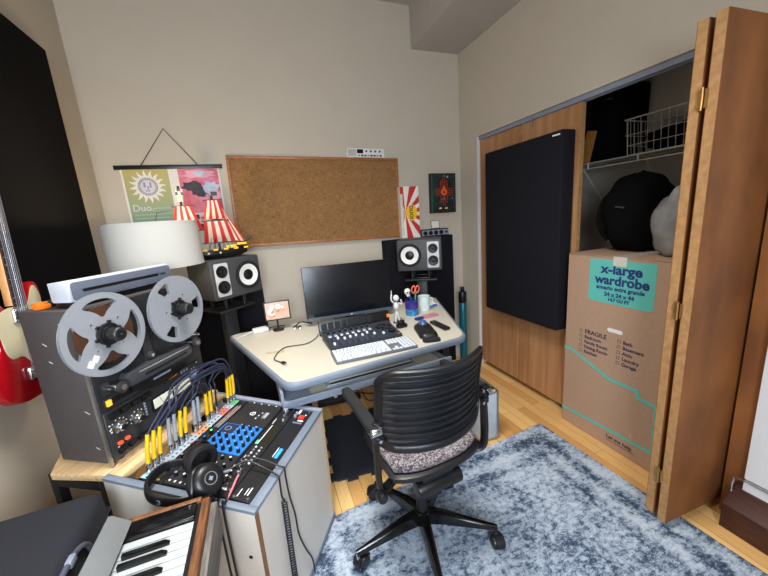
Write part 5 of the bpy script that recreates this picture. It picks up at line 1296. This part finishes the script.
for k, x in enumerate((.180, .276)):
    mb = MB(); mb.prism(rrect(x-.006, x+.092, .096, .150, .003), 0, .006, BLACK, LF_, bev=.001); v = mb.build('level_meter', lower)
    mb = MB(); mb.prism(rrect(x, x+.086, .108, .145, .002), .006, .0066, VU, LF_); a = Vector((x+.043, .108)); b = Vector((x+.028, .142)); d = (b-a).normalized(); n_ = Vector((-d.y, d.x))*.0007; mb.prism([tuple(a-n_), tuple(a+n_), tuple(b+n_), tuple(b-n_)], .0066, .0069, BLACK, LF_)
    mb.build('meter_face', v, label='cream meter face')
for k in range(11):
    x = .024+.0365*k; mb = MB(); mb.prism(rrect(x, x+.028, .036, .054, .003), 0, .016, BLACK, LF_, bev=.003); mb.build('piano_button', lower)
mb = MB(); mb.prism(rrect(.138, .162, .098, .160, .003), 0, .003, DK, LF_)
for q in range(5): mb.prism(rrect(.143, .150, .104+.011*q, .111+.011*q, .001), .003, .006, GREYL, LF_)
mb.build('switch_column', lower)
mb = MB()
for (x, z) in ((.018, .146), (.018, .13), (.020, .122), (.030, .06), (.42, .188)): mb.prism(rrect(x-.003, x+.003, z-.002, z+.002, .0008), 0, .0006, WHITEP, LF_)
mb.prism([(.27, .182), (.31, .182), (.31, .189), (.27, .189)], 0, .0008, ORANGE, LF_)
for x in (.33, .345, .36): mb.prism([(x, .176), (x+.008, .176), (x+.008, .188), (x, .188)], 0, .0006, GREYL, LF_)
mb.build('legends', lower)
# scratches and bracket marks on the near side
mb = MB()
for (y, z, l) in ((.145, .435, .018), (.140, .375, .014), (.05, .20, .02), (.047, .068, .016), (.06, .5, .014)): mb.box((.0056, y, z), (.0008, l, .0022), WHITEP, rot=(.5, 0, 0))
mb.build('scuff_marks', tm)

# reels
def reel(x, z, r, label, full, rot0, wide):
    o = RF(dkx+x, dky-.046, ZPL+z)
    t = thing('tape_reel', label, 'tape reel', o, TH, 'tape reels')
    M = FRONT
    # flange: a disc with a hub hole and window openings
    def flange(h0, h1):
        loops = [circ(r, 96), circ(.030, 40)]
        if wide: half = [(.44, 5), (.52, 11), (.62, 18), (.72, 25), (.79, 29), (.835, 28), (.855, 20), (.86, 8)]; step = 90
        else: half = [(.56, 9.5), (.62, 10.5), (.72, 12), (.82, 13.5), (.86, 13), (.875, 8)]; step = 120
        for q in range(360//step):
            c = rot0+step*q
            P = [(f*r*math.cos(math.radians(c-a)), f*r*math.sin(math.radians(c-a))) for f, a in half]+[(f*r*math.cos(math.radians(c+a)), f*r*math.sin(math.radians(c+a))) for f, a in reversed(half)]
            n2 = []; V = [Vector(p) for p in P]; m = len(V)
            for i in range(m):
                p0, p1, p2, p3 = V[i-1], V[i], V[(i+1) % m], V[(i+2) % m]
                for j in range(3):
                    u = j/3; w3 = .5*((2*p1)+(-p0+p2)*u+(2*p0-5*p1+4*p2-p3)*u*u+(-p0+3*p1-3*p2+p3)*u**3); n2.append((w3.x, w3.y))
            loops.append(n2)
        tb = bmesh.new(); eds = []
        for lp_ in loops:
            vs = [tb.verts.new((x_, y_, h0)) for x_, y_ in lp_]
            eds += [tb.edges.new((vs[k], vs[(k+1) % len(vs)])) for k in range(len(vs))]
        bmesh.ops.triangle_fill(tb, use_beauty=True, use_dissolve=False, edges=eds)
        g = bmesh.ops.extrude_face_region(tb, geom=tb.faces[:])
        bmesh.ops.translate(tb, vec=(0, 0, h1-h0), verts=[e for e in g['geom'] if isinstance(e, bmesh.types.BMVert)])
        bmesh.ops.recalc_face_normals(tb, faces=tb.faces[:])
        mb = MB(); mb.add(tb, REELA, M); return mb
    flange(.0, .0014).build('flange', t); flange(-.0095, -.0081).build('flange', t)
    mb = MB(); tr_ = .69*r if full else .50*r
    mb.lathe([(.052, -.0078), (tr_, -.0078), (tr_, -.0016), (.052, -.0016)], TAPEB, M, n=64, closed=True); mb.build('tape_pack', t)
    mb = MB(); mb.lathe([(.0, -.030), (.016, -.030), (.016, -.010), (.036, -.0095), (.036, .004), (.032, .006), (.0, .006)], DGREY, M, n=32); mb.build('hub', t)
    mb = MB(); mb.lathe([(.036, .002), (.036, .010), (.031, .013), (.027, .013), (.026, .020), (.0, .020)], BLACK, M, n=36)
    for k in range(6):
        a = math.radians(rot0+15+60*k); c = Vector((.039*math.cos(a), .039*math.sin(a), .006)); mb.box(M @ c, (.010, .008, .010), BLACK, rot=(0, -a, 0), bev=.001)
    hl_ = mb.build('hub_adapter', t)
    mb = MB(); mb.lathe([(.022, .020), (.022, .052), (.019, .055), (.0, .055)], mat('knurled_knob', (34, 34, 36), .45, var=.1), M, n=28)
    for k in range(22):
        a = 2*PI*k/22; mb.box(M @ Vector((.022*math.cos(a), .022*math.sin(a), .034)), (.002, .022, .002), BLACK, rot=(0, -a, 0))
    mb.cyl(M @ Vector((0, 0, .055)), M @ Vector((0, 0, .056)), .012, BLACK, n=20).cyl(M @ Vector((0, 0, .056)), M @ Vector((0, 0, .0568)), .003, CHROME, n=10)
    mb.build('lock_knob', hl_)
    mb = MB()
    for k in range(3 if not wide else 4):
        a = math.radians(rot0+60+120*k if not wide else rot0+45+90*k); c = M @ Vector((.060*math.cos(a), .060*math.sin(a), .0014)); mb.cyl(c, c+Vector((0, -.002, 0)), .0028, CHROME, n=10)
    mb.build('screws', t)
    if wide:
        mb = MB()
        for q in ((-.068, -.075), (-.052, -.064)): mb.box(M @ Vector((q[0], q[1], .0018)), (.018, .0006, .022), WHITEP, rot=(0, .6, 0))
        mb.build('sticker', t, label='white stickers')
    return t
reel(.055, .455, .133, 'large left metal tape reel with brown tape in wide windows', True, 0, True)
reel(.345, .455, .133, 'right metal tape reel with three narrow slots', False, 0, False)

# things on top of the tape machine
ZT = ZPL+H+.001
sc2 = thing('document_scanner', 'white and grey boxy device with a long slot on the tape machine', 'scanner', RF(dkx+.222, dky+.085, ZT), TH)
SCW = mat('cool_white_shell', (206, 210, 222), .4, var=.015); SCG = mat('slate_grey_front', (92, 98, 112), .45, var=.04)
prof = [(-.058, .026), (-.050, .018), (.014, .018), (.020, .024), (.020, .081), (-.05, .086), (-.062, .083)]
mb = MB(); mb.prism(prof, -.192, .192, SCW, basis((0, 0, 0), (0, 1, 0), (0, 0, 1), (1, 0, 0)), bev=.004); mb.build('shell', sc2)
SF = basis((0, -.0615, .004), (1, 0, 0), (0, 0, 1), (0, -1, 0))
mb = MB(); mb.prism(rrect(-.186, .190, .018, .076, .010), -.001, .0022, SCG, SF, bev=.001); fr_ = mb.build('front_panel', sc2, label='slate grey front panel')
mb = MB(); mb.prism(rrect(-.155, .130, .042, .051, .004), .0022, .0030, BLACK, SF).prism(rrect(-.160, .150, .052, .054, .001), .0022, .0034, SCG, SF); mb.build('slot', fr_)
mb = MB(); mb.prism(rrect(.14, .165, .043, .050, .003), .0022, .0028, DGREY, SF); mb.build('button', fr_)
mb = MB(); mb.bx(-.185, .185, -.045, .016, 0, .0182, BLACK, bev=.003); mb.build('base', sc2)
def clamp(o, rz, label):
    t = thing('spring_clamp', label, 'clamp', o, rz, 'orange tipped clamps')
    mb = MB(); mb.tube([(.0, 0, .010), (.05, .012, .012), (.10, .01, .013)], .008, BLACK, n=8).tube([(.0, 0, .010), (.05, -.012, .012), (.10, -.02, .013)], .008, BLACK, n=8).cyl((.042, 0, .0), (.042, 0, .022), .011, BLACK, n=14); mb.build('jaws', t)
    mb = MB(); mb.prism([(-.028, -.010), (-.005, -.014), (.010, -.010), (.010, .010), (-.005, .014), (-.028, .010)], .0, .017, ORANGE, bev=.005); mb.build('pad', t, label='orange pad')
clamp(RF(dkx+.040, dky+.150, ZT), TH+.03, 'black clamp with orange pad at the near rear corner of the tape machine')
clamp(RF(dkx+.066, dky+.196, ZT), TH+.02, 'black clamp with orange pad resting behind the nearer orange tipped clamp')

# ------------------------------------------------------------------ guitar on the left wall
gt = thing('electric_guitar', 'red electric guitar with cream pickguard hanging on the left wall', 'guitar', (-.812, 1.475, .87), rot=(math.radians(-5.0), 0, 0))
# local: Y along the wall, Z up, face towards +X
GM = basis((0, 0, 0), (0, 1, 0), (0, 0, 1), (1, 0, 0))
body = [(0, 0), (.07, .004), (.125, .028), (.158, .075), (.160, .125), (.135, .175), (.118, .215), (.122, .265), (.142, .31), (.150, .355), (.140, .395), (.118, .412), (.095, .398), (.072, .355), (.045, .325), (.030, .315), (-.030, .315), (-.050, .325), (-.078, .352), (-.098, .380), (-.120, .388), (-.142, .370), (-.150, .33), (-.140, .285), (-.120, .24), (-.118, .20), (-.140, .155), (-.160, .11), (-.155, .065), (-.12, .026), (-.065, .004)]
def smooth_loop(P, k=3):
    out = []; n = len(P); V = [Vector(p) for p in P]
    for i in range(n):
        p0, p1, p2, p3 = V[i-1], V[i], V[(i+1) % n], V[(i+2) % n]
        for j in range(k):
            t = j/k; q = .5*((2*p1)+(-p0+p2)*t+(2*p0-5*p1+4*p2-p3)*t*t+(-p0+3*p1-3*p2+p3)*t**3); out.append((q.x, q.y))
    return out
mb = MB(); mb.prism(smooth_loop(body), -.036, .0, RED, GM, bev=.006); gb = mb.build('body', gt)
pg_ = [(-.045, .33), (.045, .33), (.070, .352), (.092, .388), (.112, .396), (.130, .372), (.136, .33), (.118, .27), (.104, .21), (.112, .165), (.09, .10), (.05, .085), (-.02, .155), (-.075, .16), (-.10, .19), (-.108, .235), (-.12, .28), (-.10, .31)]
mb = MB(); mb.prism(smooth_loop(pg_), .0002, .003, CREAM, GM, bev=.0008); mb.build('pickguard', gb)
FRET = mat('dark_fretboard', (58, 34, 24), .5, var=.15); MAPLE = mat('maple_neck', (206, 150, 92), .4, var=.05)
mb = MB(); mb.prism([(-.027, .335), (.027, .335), (.022, .93), (-.022, .93)], -.016, .006, MAPLE, GM, bev=.003); nk = mb.build('neck', gt)
mb = MB(); mb.prism([(-.0265, .33), (.0265, .33), (.0215, .92), (-.0215, .92)], .0062, .010, FRET, GM)
for k in range(20):
    z = .92-.63*(1-2**(-(k+1)/12))*1.42
    if z > .34: mb.box(GM @ Vector((0, z, .0105)), (.002, .050, .002), CHROME)
mb.build('fretboard', nk)
mb = MB(); mb.prism(smooth_loop([(-.024, .92), (.024, .92), (.04, .97), (.045, 1.06), (.02, 1.10), (-.03, 1.07), (-.036, .97)]), -.014, .003, MAPLE, GM, bev=.002); nk2 = mb.build('headstock', gt)
mb = MB()
for k in range(6): mb.cyl(GM @ Vector((-.025, .96+.02*k, .003)), GM @ Vector((-.025, .96+.02*k, .014)), .004, CHROME, n=8)
mb.build('tuning_pegs', nk2)
for (z, w_) in ((.300, .078),):
    mb = MB(); mb.prism(rrect(-w_/2, w_/2, z-.024, z+.024, .003), .0032, .012, CHROME, GM, bev=.002).prism(rrect(-w_/2+.006, w_/2-.006, z-.014, z+.014, .002), .012, .0128, BLACK, GM); mb.build('pickup', gb)
mb = MB(); mb.prism(rrect(-.035, .035, .07, .115, .004), .0004, .014, CHROME, GM, bev=.002)
for k in range(6): mb.cyl(GM @ Vector((-.026+.0105*k, .10, .014)), GM @ Vector((-.026+.0105*k, .10, .020)), .0035, CHROME, n=8)
mb.build('bridge', gb)
for k in range(6):
    y = -.026+.0105*k
    mb = MB(); mb.cyl(GM @ Vector((y, .10, .017)), GM @ Vector((y*.75, .935, .0145)), .0016, mat('steel_string', (150, 150, 156), .3, metal=.6), n=5); mb.build('string', gt)
for (y, z) in ((.10, .14), (.125, .105)):
    mb = MB(); mb.cyl(GM @ Vector((y, z, .0)), GM @ Vector((y, z, .016)), .010, CHROME, n=16, bev=.002); mb.build('control_knob', gb)
mb = MB(); gh = thing('wall_hanger', 'black guitar hanger on the left wall at the headstock', 'hanger', (-.8495, 1.40, 1.77))
mb.box((-.003, .0, .0), (.044, .05, .08), BLACK, bev=.004).tube([(.02, -.03, .0), (.07, -.034, .0)], .006, BLACK, n=8).tube([(.02, .03, .0), (.07, .034, .0)], .006, BLACK, n=8); mb.build('bracket', gh)

# ------------------------------------------------------------------ electric keyboard (synth) and soft case at the lower left
sy = thing('synthesizer', 'old keyboard instrument with wooden rim and ivory keys by the rack', 'keyboard instrument', (-.222, .925, .0004), 0)
ZK = .680; LN = .68
mb = MB(); mb.bx(-.211, -.022, -LN, -.012, ZK-.085, ZK-.024, BLACKM); mb.build('keybed', sy)
mb = MB(); mb.bx(-.020, -.0005, -LN, 0, ZK-.10, ZK+.006, OLDW, bev=.002); mb.build('front_rail', sy, label='worn brown wooden front rail')
mb = MB(); mb.bx(0, .016, -LN, -.006, ZK-.11, ZK-.010, GREYW, bev=.002); mb.build('outer_board', sy, label='weathered grey outer board')
mb = MB(); mb.bx(-.215, -.0205, -.011, .004, ZK-.10, ZK+.012, OLDW, bev=.003); mb.build('end_cheek', sy, label='worn wooden end cheek')
mb = MB(); mb.bx(-.205, -.030, -.062, -.0115, ZK-.023, ZK+.012, BLACKG, bev=.002).bx(-.0295, -.0205, -LN, -.0115, ZK-.023, ZK+.004, BLACK); cb_ = mb.build('end_block', sy)
mb = MB(); mb.cyl((-.045, -.024, ZK+.012), (-.045, -.024, ZK+.0145), .004, CHROME, n=10); mb.build('screw', cb_)
KW = .0236
for k in range(25):
    y1 = -.064-KW*k
    mb = MB(); mb.bx(-.200, -.031, y1-KW+.0010, y1-.0010, ZK-.018, ZK, KEYW, bev=.0012); mb.build('white_key', sy)
order = [1, 2, None, 3, 4, 5, None]      # below the top F: D#, C#, gap, A#, G#, F#
names = ['F', 'E', 'D', 'C', 'B', 'A', 'G']
for k in range(25):
    nm = names[k % 7]
    if nm in 'EDBAG':       # a black key lies between this white key and the next lower one
        yc = -.064-KW*(k+1)+{'E': .002, 'D': -.002, 'B': .003, 'A': 0, 'G': -.003}[nm]
        mb = MB(); rings = []
        for (x, zt_, hw) in ((-.172, ZK+.0118, .0048), (-.086, ZK+.0110, .0046), (-.076, ZK+.003, .0052)):
            rings.append([(x, yc-.0060, ZK+.0002), (x, yc+.0060, ZK+.0002), (x, yc+hw, zt_), (x, yc-hw, zt_)])
        mb.loft(rings, BLACKG); mb.build('black_key', sy)
mb = MB(); GRM = mat('brushed_grey_panel', (150, 156, 160), .4, metal=.5, var=.03)
mb.prism([(-.182, ZK+.0125), (-.178, ZK+.015), (-.214, ZK+.047), (-.222, ZK+.048), (-.226, ZK-.10), (-.212, ZK-.10), (-.212, ZK+.03)], .012, LN, GRM, basis((0, 0, 0), (1, 0, 0), (0, 0, 1), (0, -1, 0)), bev=.001); mb.build('control_panel', sy, label='grey metal panel')
for (x, y) in ((-.195, -.08), (-.195, -.58), (-.05, -.08), (-.05, -.58)):
    mb = MB(); mb.cyl((x, y, 0), (x, y, ZK-.084), .014, BLACKM, n=12); mb.build('leg', sy)
# soft case
so = thing('soft_case', 'dark navy soft equipment case at the lower left beside the keyboard', 'case', (-.70, .80, .0004), math.radians(2))
mb = MB(); mb.box((0, 0, .345), (.37, .60, .69), NAVYC, bev=.035, seg=4); mb.build('case_body', so)
mb = MB(); mb.box((0, 0, .615), (.374, .604, .006), BLACK, bev=.002); mb.build('zip', so)
WEB = mat('webbing', (74, 78, 94), .7, var=.1, scale=300)
mb = MB(); mb.tube([(.188, .16, .58), (.192, .13, .650), (.189, .09, .672), (.190, .03, .678), (.189, -.03, .672), (.193, -.08, .645), (.188, -.12, .60)], .0065, WEB, n=8); mb.build('carry_strap', so, label='grey webbing strap')
mb = MB(); mb.box((.191, .06, .676), (.014, .028, .018), GREYL, bev=.003); mb.build('buckle', so)
